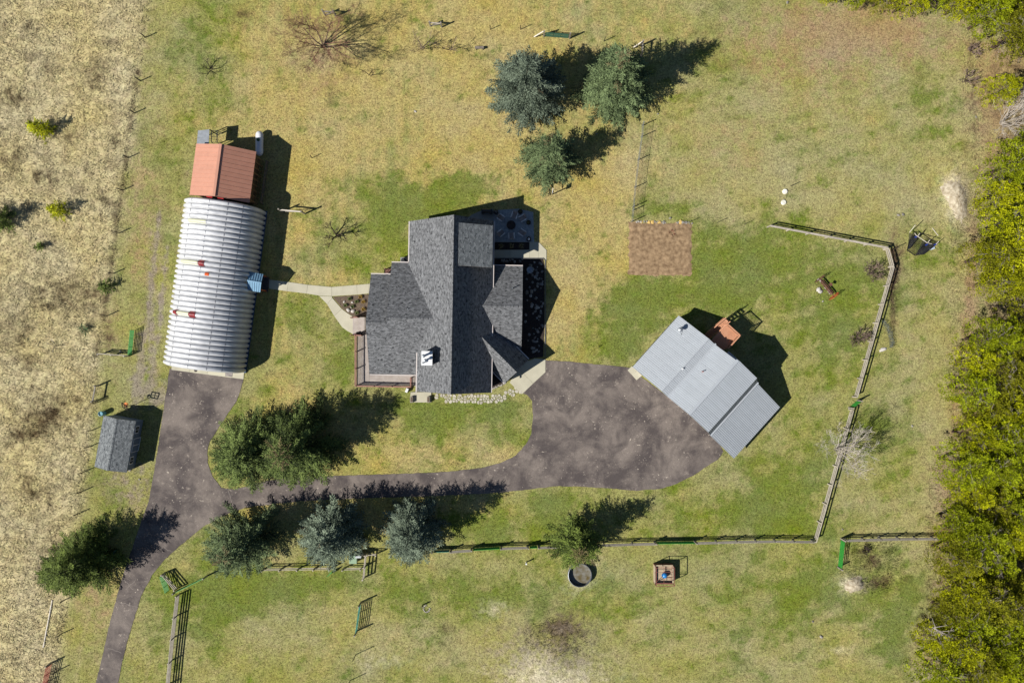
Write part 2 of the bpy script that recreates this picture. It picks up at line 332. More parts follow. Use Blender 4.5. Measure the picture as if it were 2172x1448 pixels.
def asphalt(m):
    n, l = nt(m); b = n['Principled BSDF']; b.inputs['Roughness'].default_value = .85; b.inputs['Specular IOR Level'].default_value = .25
    geo = n.new('ShaderNodeNewGeometry')
    def nz(s, d=4, r=.55, dist=0):
        t = n.new('ShaderNodeTexNoise'); t.inputs['Scale'].default_value = s; t.inputs['Detail'].default_value = d; t.inputs['Roughness'].default_value = r; t.inputs['Distortion'].default_value = dist; l.new(geo.outputs['Position'], t.inputs[0]); return t.outputs[0]
    rp = n.new('ShaderNodeValToRGB'); l.new(nz(.28, 8, .68, .3), rp.inputs[0]); e = rp.color_ramp.elements
    e[0].position = .40; e[0].color = D(86, 78, 76); e[1].position = .62; e[1].color = D(134, 123, 115)
    def mx(a, c, f):
        t = n.new('ShaderNodeMix'); t.data_type = 'RGBA'; l.new(f, t.inputs['Factor']); l.new(a, t.inputs['A']); t.inputs['B'].default_value = c; return t.outputs['Result']
    def thr(s, lo, hi):
        t = n.new('ShaderNodeMapRange'); l.new(s, t.inputs[0]); t.inputs[1].default_value = lo; t.inputs[2].default_value = hi; return t.outputs[0]
    c = mx(rp.outputs[0], D(186, 172, 158), thr(nz(.9, 6, .75, .3), .60, .78))
    c = mx(c, D(66, 59, 60), thr(nz(.3, 3, .6, .6), .60, .80))
    # pale grit thrown on the surface: only in a few places
    t = n.new('ShaderNodeMath'); t.operation = 'MULTIPLY'; l.new(thr(nz(.35, 3), .46, .6), t.inputs[0]); l.new(thr(nz(3.2, 3, .7), .62, .68), t.inputs[1])
    c = mx(c, D(205, 192, 175), t.outputs[0])
    hs = n.new('ShaderNodeHueSaturation'); l.new(c, hs.inputs['Color']); mr = n.new('ShaderNodeMapRange'); l.new(nz(12, 2), mr.inputs[0]); mr.inputs[3].default_value = .6; mr.inputs[4].default_value = 1.4; l.new(mr.outputs[0], hs.inputs['Value'])
    l.new(hs.outputs[0], b.inputs['Base Color'])
    bp = n.new('ShaderNodeBump'); bp.inputs['Strength'].default_value = .3; bp.inputs['Distance'].default_value = .02; l.new(nz(14, 2), bp.inputs['Height']); l.new(bp.outputs[0], b.inputs['Normal'])
asphalt(am)
b = MB(); b.prism(gp(refine(DRIVE, 7, .7, 3)), -.05, .035); dv = b.build('driveway', am); tag(dv, kind='structure')
jm = mat('joint_seal', D(150, 140, 132), rough=.9, var=.15)
b = MB()
for a_, c_ in (((252, 1276), (294, 1287)), ((230, 1374), (258, 1384)), ((345, 1157), (364, 1170)), ((484, 1040), (498, 1078)), ((262, 1225), (282, 1250)), ((268,1250),(288,1228))):
    p, q = G(*a_), G(*c_); d = (q - p).normalized(); w_ = Vector((-d.y, d.x, 0)) * .022
    prev = p
    for k in range(1, 7):
        nx_ = p.lerp(q, k / 6) + w_ * random.Random(k * 7 + int(a_[0])).uniform(-4, 4) if k < 6 else q
        b.quad(*[(v.x, v.y, .039) for v in (prev - w_, nx_ - w_, nx_ + w_, prev + w_)]); prev = nx_
o = b.build('asphalt_seam', jm, dv)

# ------------------------------------------------------------------ concrete walks, beds
conc = mat('concrete', D(196, 190, 168), rough=.85, scale=.9, var=.07, bump=.15, bscale=30, rand=.05)
soil = mat('bed_soil', D(92, 78, 66), D(122, 106, 90), rough=.95, scale=5, bump=.6, bscale=9)
mulch = mat('dark_mulch', D(44, 38, 36), D(70, 60, 55), rough=.95, scale=6, bump=.7, bscale=12)
def slabs(name, quads, z=.055, z0=-.05, shrink=.012, label=None):
    all_ = [gp(q) for q in quads]; c = sum((Vector(p) for q in all_ for p in q), Vector((0, 0))) / sum(len(q) for q in all_)
    root = empty(name, (c.x, c.y, 0)); tag(root, kind='structure')
    for q in all_:
        cc = sum((Vector(p) for p in q), Vector((0, 0))) / len(q); qq = []
        for p in q:
            d = Vector(p) - cc; qq.append(tuple(cc + d * (1 - shrink / max(.3, d.length))))
        b = MB(); b.prism(qq, z0, z); b.build('slab', conc, root)
    return root
T_ = [(571,593),(612,598),(653,604),(703.6,608.7),(756.7,604.3),(783,602),(800,600)]; B_ = [(570,612),(609,617.6),(650.6,622.5),(704,628),(758,624.7),(781,622.5),(800,621)]
wq = [[T_[i], T_[i+1], B_[i+1], B_[i]] for i in range(6)]
wq[2] = [T_[2], T_[3], B_[3], (677,627), B_[2]]
wq += [[(677,627.6),(704,628.6),(705,632),(694,645)],[(694,645),(705,632),(725,655),(709,670)],[(709,670),(725,655),(737,664),(750,672),(750,709),(737,702),(726,694)]]
slabs('walkway', wq)
slabs('garage_apron', [[(365,768),(403,774),(402,789),(364,784)],[(403,774),(441,779),(440,794),(402,789)],[(441,779),(479,784),(478,799),(440,794)],[(479,784),(518,789),(517,804),(478,799)]], z=.06)
slabs('entry_walk', [[(1081,811),(1107,836),(1131,813),(1098,780)],[(1098,780),(1131,813),(1157,789),(1157,762),(1135,760),(1112,768)]], z=.06)
slabs('rear_walk', [[(1123,513),(1142,513),(1142,547),(1123,547)],[(1142,513),(1159,530.5),(1159,553),(1153,547),(1142,547)],[(1082,530),(1123,530),(1123,547),(1082,547)],[(1040,530),(1082,530),(1082,547),(1040,547)]], z=.06)
slabs('front_stoop', [[(871,831),(915,831),(915,853),(870,853)]], z=.14)
slabs('garage_door_pad', [[(1331,785),(1340,776),(1362,796),(1350,806)]], z=.06)
patm = mat('patio_concrete', D(150, 150, 145), rough=.8, scale=1.5, var=.12, bump=.2, bscale=15)
b = MB(); b.prism(gp([(985,468),(1000,456),(1020,447),(1046,443),(1046,468),(1046,514),(985,514)]), -.05, .05); tag(b.build('patio', patm), kind='structure')
pat2 = mat('flagged_patio', D(140, 146, 150), D(175, 180, 182), rough=.85, scale=4, bump=.3, bscale=6)
b = MB(); b.prism(gp([(1046.3,446),(1100,443),(1131,450),(1133,513.5),(1046.3,513.5)]), -.05, .045); tag(b.build('patio', pat2), kind='structure')
b = MB(); b.prism(gp([(705.5,629.5),(779,624),(800,630),(800,672),(751,671.5),(737.5,663),(725.8,653.5)]), -.05, .03); tag(b.build('planting_bed', soil), kind='structure')
b = MB(); b.prism(gp([(1045.5,514.2),(1122.5,514.2),(1122.5,529.5),(1045.5,529.5)]), -.05, .05); tag(b.build('planting_bed', mulch), kind='structure')
rb = MB(); rb.prism(gp([(1040,548),(1151.5,548),(1154.5,562),(1154,700),(1152,757),(1134,758.5),(1111,766),(1050,770)]), -.05, .04); rockbed = rb.build('rock_bed', mulch); tag(rockbed, kind='structure')
rb = MB(); rb.prism(gp([(1040,776),(1062,796),(1074,812),(1062,818),(1043,824)]), -.05, .03); frontbed = rb.build('planting_bed', mulch); tag(frontbed, kind='structure')
# stones
def rock_mesh(name, seed, m, flat=.6):
    r = random.Random(seed); b = MB(); n = 7; rings = [(.62, 0), (1, .25), (.8, .62), (.35, .85)]
    off = [r.uniform(.75, 1.2) for _ in range(n)]
    for rr, z in rings:
        for k in range(n):
            t = 2 * math.pi * k / n; q = rr * off[k] * r.uniform(.88, 1.1); b.v.append((q * math.cos(t) * .5, q * math.sin(t) * .5, z * flat))
    for j in range(3):
        for k in range(n):
            k2 = (k + 1) % n; b.f.append((j * n + k, j * n + k2, (j + 1) * n + k2, (j + 1) * n + k))
    b.f.append(tuple(3 * n + k for k in range(n))); return b.mesh(name, (0, 0, 0), [m])
stm = mat('river_stone', D(120, 114, 106), D(172, 166, 156), rough=.85, scale=3, rand=.45, bump=.2)
RM = [rock_mesh('stone', s, stm) for s in range(5)]
rr = random.Random(5)
spots = [(1123,573,8,.55),(1138,590,5,.4),(1117,592,5,.4),(1127,619,9,.7),(1150,603,6,.4),(1138,653,8,.55),(1118,619,7,.4),(1137,632,6,.5),(1114,682,7,.4)]
for x, y, s_, h_ in spots: inst('stone', RM[rr.randrange(5)], G(x, y, .02), rr.uniform(0, 6), rockbed, (s_*S*1.2, s_*S, h_*.7))
for k in range(80):
    x = rr.choice([rr.uniform(1114, 1152), rr.gauss(1138, 6)]); y = rr.uniform(556, 750); s_ = rr.uniform(3, 7.5) * S
    x = min(max(x, 1112), 1152)
    inst('stone', RM[rr.randrange(5)], G(x, y, .01), rr.uniform(0, 6), rockbed, (s_ * rr.uniform(.9, 1.4), s_, s_ * rr.uniform(.5, .9)))
for k in range(14):
    x, y = rr.uniform(1062, 1110), rr.uniform(549, 557); s_ = rr.uniform(2.5, 6) * S
    inst('stone', RM[rr.randrange(5)], G(x, y, .01), rr.uniform(0, 6), rockbed, (s_ * 1.2, s_, s_ * .6))
edgem = mat('bed_edging', D(120, 118, 115), rough=.8)
for a_, c_ in (((1156.3,552),(1156.3,650)),((1156.3,650),(1156,757)),((1045,547.8),(1152,547.8)),((1152,547.8),(1156.3,552))):
    bar('edging', G(*a_) + Vector((0,0,.05)), G(*c_) + Vector((0,0,.05)), .09, .16, edgem, rockbed)
for k in range(18):
    t = k / 17; x = 1043 + 30 * t; y = 824 - 12 * t + rr.uniform(-1, 1); inst('stone', RM[rr.randrange(5)], G(x, y, .0), rr.uniform(0, 6), frontbed, (.25, .2, .16))
# flagstone path: cells with mown gaps
flag = mat('flagstone', D(176, 168, 152), D(204, 198, 182), rough=.8, scale=2.2, rand=.16, bump=.25)
def clip(poly, nx_, ny_, c):
    out = []
    for i in range(len(poly)):
        a, b_ = poly[i], poly[(i + 1) % len(poly)]; da = a[0]*nx_ + a[1]*ny_ - c; db = b_[0]*nx_ + b_[1]*ny_ - c
        if da <= 0: out.append(a)
        if da * db < 0:
            t = da / (da - db); out.append((a[0] + (b_[0]-a[0])*t, a[1] + (b_[1]-a[1])*t))
    return out
cl = [(921,842),(940,843),(960,845),(980,846),(1000,846),(1020,846),(1040,846),(1060,843),(1078,837),(1100,826)]
pts = []; rr = random.Random(11)
for i in range(len(cl) - 1):
    a, c_ = Vector(cl[i]), Vector(cl[i+1]); d = (c_ - a); L = d.length; d.normalize(); nn = Vector((-d.y, d.x))
    n_ = max(2, int(L / 6.6))
    for k in range(n_):
        for r_ in (-5.4, 0, 5.4):
            if i == 0 and rr.random() < .4: continue
            pts.append(tuple(a + d * ((k + rr.uniform(-.1, 1.1)) * L / n_) + nn * (r_ + rr.uniform(-1.8, 1.8))))
fp_c = G(1010, 843); bpth = MB()
lo = [(Vector(c_)) for c_ in cl]
bpth.prism(gp([(918,834),(960,836),(1000,837),(1040,837),(1068,832),(1094,818),(1104,829),(1084,845),(1062,852),(1000,854),(960,853),(918,850)]), -.05, .008)
fbase = bpth.build('flagstone_path', GM); tag(fbase, kind='structure')
fX = np.array([v.co.x + fbase.location.x for v in fbase.data.vertices]); fY = np.array([v.co.y + fbase.location.y for v in fbase.data.vertices]); set_w(fbase.data, fX, fY)
for i, p in enumerate(pts):
    cell = [(p[0]+rr.uniform(3.3,4.4)*math.cos(t_*.785+.3), p[1]+rr.uniform(3.3,4.4)*math.sin(t_*.785+.3)) for t_ in range(8)]
    for j, q in enumerate(pts):
        if i == j: continue
        dx, dy = q[0]-p[0], q[1]-p[1]; L = math.hypot(dx, dy)
        if L > 14: continue
        cell = clip(cell, dx / L, dy / L, ((p[0]+q[0])/2*dx + (p[1]+q[1])/2*dy) / L - .62)
        if len(cell) < 3: break
    if len(cell) < 3: continue
    ar = abs(sum(cell[k][0]*cell[(k+1)%len(cell)][1]-cell[(k+1)%len(cell)][0]*cell[k][1] for k in range(len(cell))))/2
    if ar < 6: continue
    b = MB(); b.prism(gp(cell), -.03, .045 + rr.uniform(0, .02)); b.build('flagstone', flag, fbase)

# ------------------------------------------------------------------ shingles
def shingle_mat(name, c1, c2, c3):
    m = bpy.data.materials.new(name); m.use_nodes = True; n, l = nt(m); b = n['Principled BSDF']; b.inputs['Roughness'].default_value = .9; b.inputs['Specular IOR Level'].default_value = .2
    uv = n.new('ShaderNodeUVMap'); uv.uv_map = 'UVMap'
    br = n.new('ShaderNodeTexBrick'); br.inputs['Scale'].default_value = 1; br.inputs['Brick Width'].default_value = .30; br.inputs['Row Height'].default_value = .15
    br.inputs['Mortar Size'].default_value = .008; br.inputs['Mortar Smooth'].default_value = .4; br.offset = .5; br.inputs['Bias'].default_value = 0
    br.inputs['Color1'].default_value = c1; br.inputs['Color2'].default_value = c2; br.inputs['Mortar'].default_value = tuple(c * .35 for c in c1[:3]) + (1,)
    l.new(uv.outputs[0], br.inputs[0])
    no = n.new('ShaderNodeTexNoise'); no.inputs['Scale'].default_value = 3.2; no.inputs['Detail'].default_value = 2; l.new(uv.outputs[0], no.inputs[0])
    mr = n.new('ShaderNodeMapRange'); l.new(no.outputs[0], mr.inputs[0]); mr.inputs[1].default_value = .58; mr.inputs[2].default_value = .68
    mx = n.new('ShaderNodeMix'); mx.data_type = 'RGBA'; l.new(mr.outputs[0], mx.inputs['Factor']); l.new(br.outputs[0], mx.inputs['A']); mx.inputs['B'].default_value = c3
    n3 = n.new('ShaderNodeTexNoise'); n3.inputs['Scale'].default_value = 2.6; n3.inputs['Detail'].default_value = 4; n3.inputs['Roughness'].default_value = .8; l.new(uv.outputs[0], n3.inputs[0])
    hs = n.new('ShaderNodeHueSaturation'); l.new(mx.outputs['Result'], hs.inputs['Color']); mr2 = n.new('ShaderNodeMapRange'); l.new(n3.outputs[0], mr2.inputs[0]); mr2.inputs[1].default_value = .25; mr2.inputs[2].default_value = .75; mr2.inputs[3].default_value = .55; mr2.inputs[4].default_value = 1.5; l.new(mr2.outputs[0], hs.inputs['Value'])
    l.new(hs.outputs[0], b.inputs['Base Color'])
    # courses overlap like small steps
    sp = n.new('ShaderNodeSeparateXYZ'); l.new(uv.outputs[0], sp.inputs[0]); md = n.new('ShaderNodeMath'); md.operation = 'FRACT'; dv_ = n.new('ShaderNodeMath'); dv_.operation = 'DIVIDE'; l.new(sp.outputs[1], dv_.inputs[0]); dv_.inputs[1].default_value = .15; l.new(dv_.outputs[0], md.inputs[0])
    iv = n.new('ShaderNodeMath'); iv.operation = 'SUBTRACT'; iv.inputs[0].default_value = 1; l.new(md.outputs[0], iv.inputs[1])
    ad = n.new('ShaderNodeMath'); ad.operation = 'MULTIPLY_ADD'; l.new(br.outputs['Fac'], ad.inputs[0]); ad.inputs[1].default_value = -.6; l.new(iv.outputs[0], ad.inputs[2])
    bp = n.new('ShaderNodeBump'); bp.inputs['Strength'].default_value = .6; bp.inputs['Distance'].default_value = .012; l.new(ad.outputs[0], bp.inputs['Height']); l.new(bp.outputs[0], b.inputs['Normal'])
    return m
shin = shingle_mat('asphalt_shingle', D(98, 99, 101, 1.36), D(136, 137, 139, 1.36), D(56, 57, 60, 1.36))
shin2 = shingle_mat('grey_shingle', D(112, 116, 118, 1.4), D(150, 154, 155, 1.4), D(74, 78, 82, 1.4))
trim = mat('painted_trim', D(190, 178, 170), rough=.6, var=.05)
siding = mat('house_siding', D(150, 138, 120), rough=.7, var=.05)
glass = mat('window_glass', (.02, .025, .03, 1), rough=.08, var=.1)
whitep = mat('white_paint', D(235, 235, 235), rough=.5, var=.03)
def roof_plane(name, poly, upslope, m, parent, th=.16, trimm=None, z_uv=0):
    "poly: world points in a plane (any order around); upslope: horizontal direction uphill"
    P = [Vector(p) for p in poly]; nrm = Vector((0, 0, 0))
    for i in range(len(P)): a, c_ = P[i], P[(i + 1) % len(P)]; nrm += a.cross(c_)
    if nrm.z < 0: P = P[::-1]; nrm = -nrm
    nrm.normalize(); up = Vector(upslope); ev = Vector((-up.y, up.x, 0)).normalized(); us = nrm.cross(ev).normalized()
    if us.z < 0: us = -us
    b = MB(); f = b.quad(*P); b.uv[f] = [(p.dot(ev) + 50, p.dot(us) + 50) for p in P]
    Q = [p - Vector((0, 0, th)) for p in P]
    k = b.quad(*Q[::-1]); b.mi[k] = 1; b.uv[k] = [(0, 0)] * len(P)
    for i in range(len(P)):
        j = (i + 1) % len(P); k = b.quad(P[i], Q[i], Q[j], P[j]); b.mi[k] = 1; b.uv[k] = [(0, 0)] * 4
    return b.build(name, [m, trimm or trim], parent)
def gable(o, ax, L, wl, wr, zr, sl, sr, parent, m=None, body=True, capr=.03, wallm=None, inset=.35, wallname='wall', trimm=None):
    """gable roof: ridge from o along ax for L metres; slopes fall to the left (wl, sl) and right (wr, sr) of ax"""
    m = m or shin; o = Vector((o[0], o[1], 0)); ax = Vector((ax[0], ax[1], 0)).normalized(); lf = Vector((-ax.y, ax.x, 0))
    def P(a, s_, z): return Vector((o.x + ax.x*a + lf.x*s_, o.y + ax.y*a + lf.y*s_, z))
    roof_plane('roof_slope', [P(0,0,zr), P(L,0,zr), P(L,wl,zr-sl*wl), P(0,wl,zr-sl*wl)], -lf, m, parent, trimm=trimm)
    roof_plane('roof_slope', [P(0,0,zr), P(L,0,zr), P(L,-wr,zr-sr*wr), P(0,-wr,zr-sr*wr)], lf, m, parent, trimm=trimm)
    if capr:
        c = .17; z = zr + capr
        b = MB()
        f = b.quad(P(0,0,z), P(L,0,z), P(L,c,z-sl*c), P(0,c,z-sl*c)); b.uv[f] = [(0,0),(0,L),(.3,L),(.3,0)]
        f = b.quad(P(0,0,z), P(0,-c,z-sr*c), P(L,-c,z-sr*c), P(L,0,z)); b.uv[f] = [(0,0),(.3,0),(.3,L),(0,L)]
        f = b.quad(P(0,c,z-sl*c), P(L,c,z-sl*c), P(L,c,zr-sl*c), P(0,c,zr-sl*c)); b.uv[f] = [(0,0)]*4
        f = b.quad(P(0,-c,z-sr*c), P(0,-c,zr-sr*c), P(L,-c,zr-sr*c), P(L,-c,z-sr*c)); b.uv[f] = [(0,0)]*4
        b.build('ridge_cap', m, parent)
    if body:
        i_ = inset; prof = [(-wr+i_, 0), (wl-i_, 0), (wl-i_, zr-sl*(wl-i_)-.17), (0, zr-.17), (-wr+i_, zr-sr*(wr-i_)-.17)]
        b = MB(); A = [P(i_, s_, z) for s_, z in prof]; B2 = [P(L-i_, s_, z) for s_, z in prof]
        b.quad(*A); b.quad(*B2[::-1])
        for k in range(5): k2 = (k+1) % 5; b.quad(A[k], B2[k], B2[k2], A[k2])
        b.build(wallname, wallm or siding, parent)
    return P

# ------------------------------------------------------------------ house
hc = G(970, 652); hN = Vector((.017, .99986, 0)); hE = Vector((.99986, -.017, 0))
def HP(u, v, z=0): q = hc + hE * (u * S) + hN * (v * S); return Vector((q.x, q.y, z))
house = empty('house', hc, 'large grey shingled house with crossing gable roofs and a white chimney', 'house')
ms = .97; mz = 7.9
# main gable (asymmetric west eave)
def mzf(u): return mz - ms * abs(u) * S
roof_plane('roof_slope', [HP(0,175,mz), HP(76,175,mzf(76)), HP(76,-175,mzf(76)), HP(0,-175,mz)], -hE, shin, house)
roof_plane('roof_slope', [HP(0,175,mz), HP(-99,175,mzf(99)), HP(-99,-20,mzf(99)), HP(-76,-20,mzf(76)), HP(-76,-175,mzf(76)), HP(0,-175,mz)], hE, shin, house)
b = MB(); c = 2.6
for s_ in (1, -1):
    f = b.quad(HP(0,175.2,mz+.06), HP(s_*c,175.2,mzf(c)+.05), HP(s_*c,-175.2,mzf(c)+.05), HP(0,-175.2,mz+.06)); b.uv[f] = [(0,0),(.3,0),(.3,20),(0,20)]
    f = b.quad(HP(s_*c,175.2,mzf(c)+.05), HP(s_*c,175.2,mzf(c)-.02), HP(s_*c,-175.2,mzf(c)-.02), HP(s_*c,-175.2,mzf(c)+.05)); b.uv[f] = [(0,0)]*4
b.build('ridge_cap', shin, house)
def house_body(prof, v0, v1, name='wall', m=siding):
    b = MB(); A = [HP(u, v0, z) for u, z in prof]; B2 = [HP(u, v1, z) for u, z in prof]; b.quad(*A); b.quad(*B2[::-1])
    for k in range(len(prof)): k2 = (k+1) % len(prof); b.quad(A[k], B2[k], B2[k2], A[k2])
    return b.build(name, m, house)
house_body([(-70,0),(70,0),(70,mzf(70)-.2),(0,mz-.2),(-70,mzf(70)-.2)], -169, 169)
house_body([(-93,0),(-70.3,0),(-70.3,mzf(70)-.2),(-93,mzf(93)-.2)], -10, 169)
# dormer on the east slope
dz1, dz2 = 7.45, 5.6
roof_plane('roof_slope', [HP(9,161,dz1), HP(75,161,dz2), HP(75,77,dz2), HP(9,77,dz1)], -hE, shin2, house, th=.14)
house_body([(12,mzf(12)-.6),(70.4,mzf(70)-.6),(70.4,dz2-.06),(12,dz1-.17)], 82, 156, 'dormer_wall')
# west wing
gable(HP(-177,-37), hE, (177-135)*S, 101*S, 105*S, 5.31, .5, .5, house)
gable(HP(-135,-27), hE, (135-15)*S, 116*S, 115*S, 5.6, .5, .5, house, inset=.3)
# east wing
gable(HP(45,1), hE, (137-45)*S, 85*S, 86*S, 4.7, .5, .5, house)
# entry wing, turned towards the drive
e0 = Vector(G(1023,713)); e1 = Vector(G(1096,789,4.74)); e0.z = e1.z = 0; ea = (e1 - e0); eL = ea.length; ea.normalize()
e0 = e0 - ea * .6
gable(e0, ea, eL + .6, 2.02, 2.02, 4.74, 1.2, 1.2, house, inset=.25)
el = Vector((-ea.y, ea.x, 0))
# round gable vent and porch lamp at the entry wing's end
pm = mat('stone_veneer', D(170, 160, 148), rough=.8, var=.15, rand=.1)
for s_ in (1, -1):
    q = e1 + el * (1.7 * s_) - ea * .12; bb = MB(); bb.box((q.x, q.y, 1.0), .4, .4, 2.0, math.atan2(ea.y, ea.x)); bb.build('pillar', pm, house)
# windows and doors in the visible walls (seen from a step aside)
def window(u, v, z, w, h, face):
    du = {'e': (1, 0), 'w': (-1, 0), 'n': (0, 1), 's': (0, -1)}[face]
    c_ = HP(u, v, z); ang = -.017; fr = MB()
    if face in 'ew': fr.box(c_, .08, w, h, ang)
    else: fr.box(c_, w, .08, h, ang)
    f = fr.build('window', trim, house)
    g_ = MB(); q = c_ + (hE * du[0] + hN * du[1]) * .045
    if face in 'ew': g_.box(q, .03, w - .18, h - .18, ang)
    else: g_.box(q, w - .18, .03, h - .18, ang)
    g_.build('pane', glass, f)
for v in (-60, -110): window(71, v, 1.9, 1.2, 1.3, 'e')
for v in (30, -30): window(131.5, v*1.0, 1.4, 1.5, 1.2, 'e')
for v in (100, 140): window(71, v, 4.6, 1.3, .8, 'e')
for u in (-40, 40): window(u, -170, 2.0, 1.3, 1.4, 's'); window(u, 170, 2.0, 1.3, 1.4, 'n')
window(0, -170, 4.8, 1.4, 1.4, 's'); window(0, 170, 4.8, 1.4, 1.4, 'n')
for v in (-80, -110, 20): window(-172, v, 1.5, 1.5, 1.3, 'w')
# gutters / white fascia lines
gut = mat('gutter_white', D(215, 205, 200), rough=.5, var=.03)
redtrim = mat('red_fascia', D(170, 105, 90), rough=.6, var=.05)
def gutter(a, c_, m=gut, w=.11): bar('gutter', a, c_, w, .13, m, house)
gutter(HP(77,175,mzf(76)-.1), HP(77,-175,mzf(76)-.1)); gutter(HP(-77,-178,mzf(76)-.1), HP(-77,-62,mzf(76)-.1))
gutter(HP(-100,175,mzf(99)-.1), HP(-100,92,mzf(99)-.1))
gutter(HP(-177,65.4,2.33), HP(-136,65.4,2.33)); gutter(HP(-135,90.4,2.18), HP(-100,90.4,2.18))
gutter(HP(62,87.5,2.18), HP(137,87.5,2.18)); bar('red_fascia', HP(62,86.4,2.02), HP(137,86.4,2.02), .1, .1, redtrim, house)
gutter(HP(-177,-143.6,2.2), HP(-78,-143.6,2.2))
q0 = e0 + ea * 2.4 - el * 2.1; q1 = e1 - el * 2.1; gutter(Vector((q0.x, q0.y, 2.28)), Vector((q1.x, q1.y, 2.28)))
q0 = e0 + ea * 4.4 + el * 2.1; q1 = e1 + el * 2.1; gutter(Vector((q0.x, q0.y, 2.28)), Vector((q1.x, q1.y, 2.28)))
# chimney
cpos = G(905.5, 759.5, 7.2); ch = MB(); ch.box((cpos.x, cpos.y, 5.4), 1.12, 1.5, 3.6, -.017); chim = ch.build('chimney', mat('chimney_stucco', D(210, 206, 200), rough=.8, var=.06), house)
ch = MB(); ch.box((cpos.x, cpos.y, 7.24), 1.26, 1.64, .08, -.017); ch.build('cap', whitep, chim)
galv = mat('galvanised', D(170, 175, 180), rough=.45, metal=.6, var=.12)
for dx, dy, h_, r_ in ((-.28, .28, 1.0, .15), (-.12, -.22, .75, .13)):
    t = MB(); t.lathe((cpos.x + dx, cpos.y + dy, 7.28), [(r_*.8, 0), (r_*.8, h_*.7), (r_*1.35, h_*.72), (r_*1.35, h_*.9), (.03, h_)], 12); t.build('flue', galv, chim)
t = MB(); t.lathe((cpos.x - .38, cpos.y - .5, 7.28), [(.07, 0), (.07, .35), (.12, .36), (.1, .45)], 10); t.build('flue', galv, chim)
# plumbing vents
for (x, y, z) in ((946, 609, 6.9), (865, 655, 5.0), (1086.5, 611, 4.0)):
    q = G(x, y, z); t = MB(); t.lathe((q.x, q.y, z - .6), [(.06, 0), (.06, .85)], 8); t.build('vent_pipe', galv, house)
# ------------------------------------------------------------------ decks round the house
cedar = mat('deck_board', D(172, 160, 152), D(190, 180, 172), rough=.75, rand=.08, scale=2)
railm = mat('deck_rail', D(158, 116, 104), rough=.7, rand=.08, var=.1)
def boards(poly_bounds, z, along, m, parent, w=.145, name='deck_boards', frame=None):
    x0, y0, x1, y1 = poly_bounds; b = MB()
    if along == 'x':
        y = y0
        while y < y1 - .05: b.box(((x0+x1)/2, y + w/2, z), x1-x0, min(w-.012, y1-y), .03); y += w
    else:
        x = x0
        while x < x1 - .05: b.box((x + w/2, (y0+y1)/2, z), min(w-.012, x1-x), y1-y0, .03); x += w
    o = b.build(name, m, parent); o['kind'] = 'stuff'; return o
dk = empty('deck', G(765, 800), 'pinkish wooden deck with slatted railing wrapped round the west wing', 'deck')
zf = .55
W0, W1 = G(758, 818), G(790, 704); boards((W0.x, W0.y, W1.x - .3, W1.y), zf, 'x', cedar, dk)
S0, S1 = G(776, 818), G(886, 795); boards((W1.x - .28, S0.y, S1.x, S1.y), zf, 'x', cedar, dk)
E0, E1 = G(750, 711), G(776, 673); boards((E0.x, E0.y + .05, E1.x, E1.y), zf, 'y', cedar, dk)
def railing(a, c_, z0, h, parent, m=railm, n=None, post=True, bs=.14):
    a = Vector((a[0], a[1], z0)); c_ = Vector((c_[0], c_[1], z0)); L = (c_ - a).length; d = (c_ - a).normalized(); u = Vector((0, 0, 1))
    bar('top_rail', a + u*h, c_ + u*h, .15, .04, m, parent); bar('bottom_rail', a + u*.1, c_ + u*.1, .05, .07, m, parent)
    np_ = n or max(1, round(L / 1.9))
    if post:
        for k in range(np_ + 1): q = a + d*(L*k/np_); bar('post', q - u*z0*.98, q + u*(h+.12), .11, .11, m, parent)
    b = MB(); k = 0; x = .1
    while x < L - .05: q = a + d*x; b.box((q.x, q.y, z0 + h*.53), .035, .035, h*.84, math.atan2(d.y, d.x)); x += bs
    o = b.build('balusters', m, parent); o['kind'] = 'stuff'
A = G(758.5, 709); B1 = G(758.5, 817); C1 = G(872, 819)
railing(A, B1, zf, .95, dk, n=3); railing(B1 + Vector((.08,0,0)), C1, zf, .95, dk, n=3)
railing(G(874, 819), G(874, 800), zf, .95, dk, n=1)
railing(G(757, 711), G(770, 711.5), zf, .95, dk, n=1); railing(G(752,673.5), G(762,673.5), zf, .95, dk, n=1)
for q in (G(749, 674), G(748.5, 711)): bar('post', q, q + Vector((0,0,1.6)), .12, .12, railm, dk)
dk2 = empty('porch_steps', G(825, 576), 'small slatted wooden steps tucked beside the stepped north eave', 'steps')
for k in range(4): q = G(826, 583 - k*3.5); bar('step', q + Vector((-.45, 0, .7-.17*k)), q + Vector((.6, 0, .7-.17*k)), .2, .05, railm, dk2)
railing(G(819, 584), G(819, 571), .1, .9, dk2, n=1)
# heat pump
ac = empty('air_conditioner', G(860, 554), 'round-fan grey outdoor air conditioner against the west eave', 'air conditioner')
q = G(858, 554); t = MB(); t.box((q.x, q.y, .4), .8, .8, .8); t.build('cabinet', mat('ac_grey', D(150,150,148), rough=.6), ac)
t = MB(); t.lathe((q.x, q.y, .8), [(.33, 0), (.33, .04), (.28, .05)], 16); t.build('fan_guard', mat('black_metal', (.02,.02,.022,1), rough=.5), ac)
blk = MATS['black_metal']
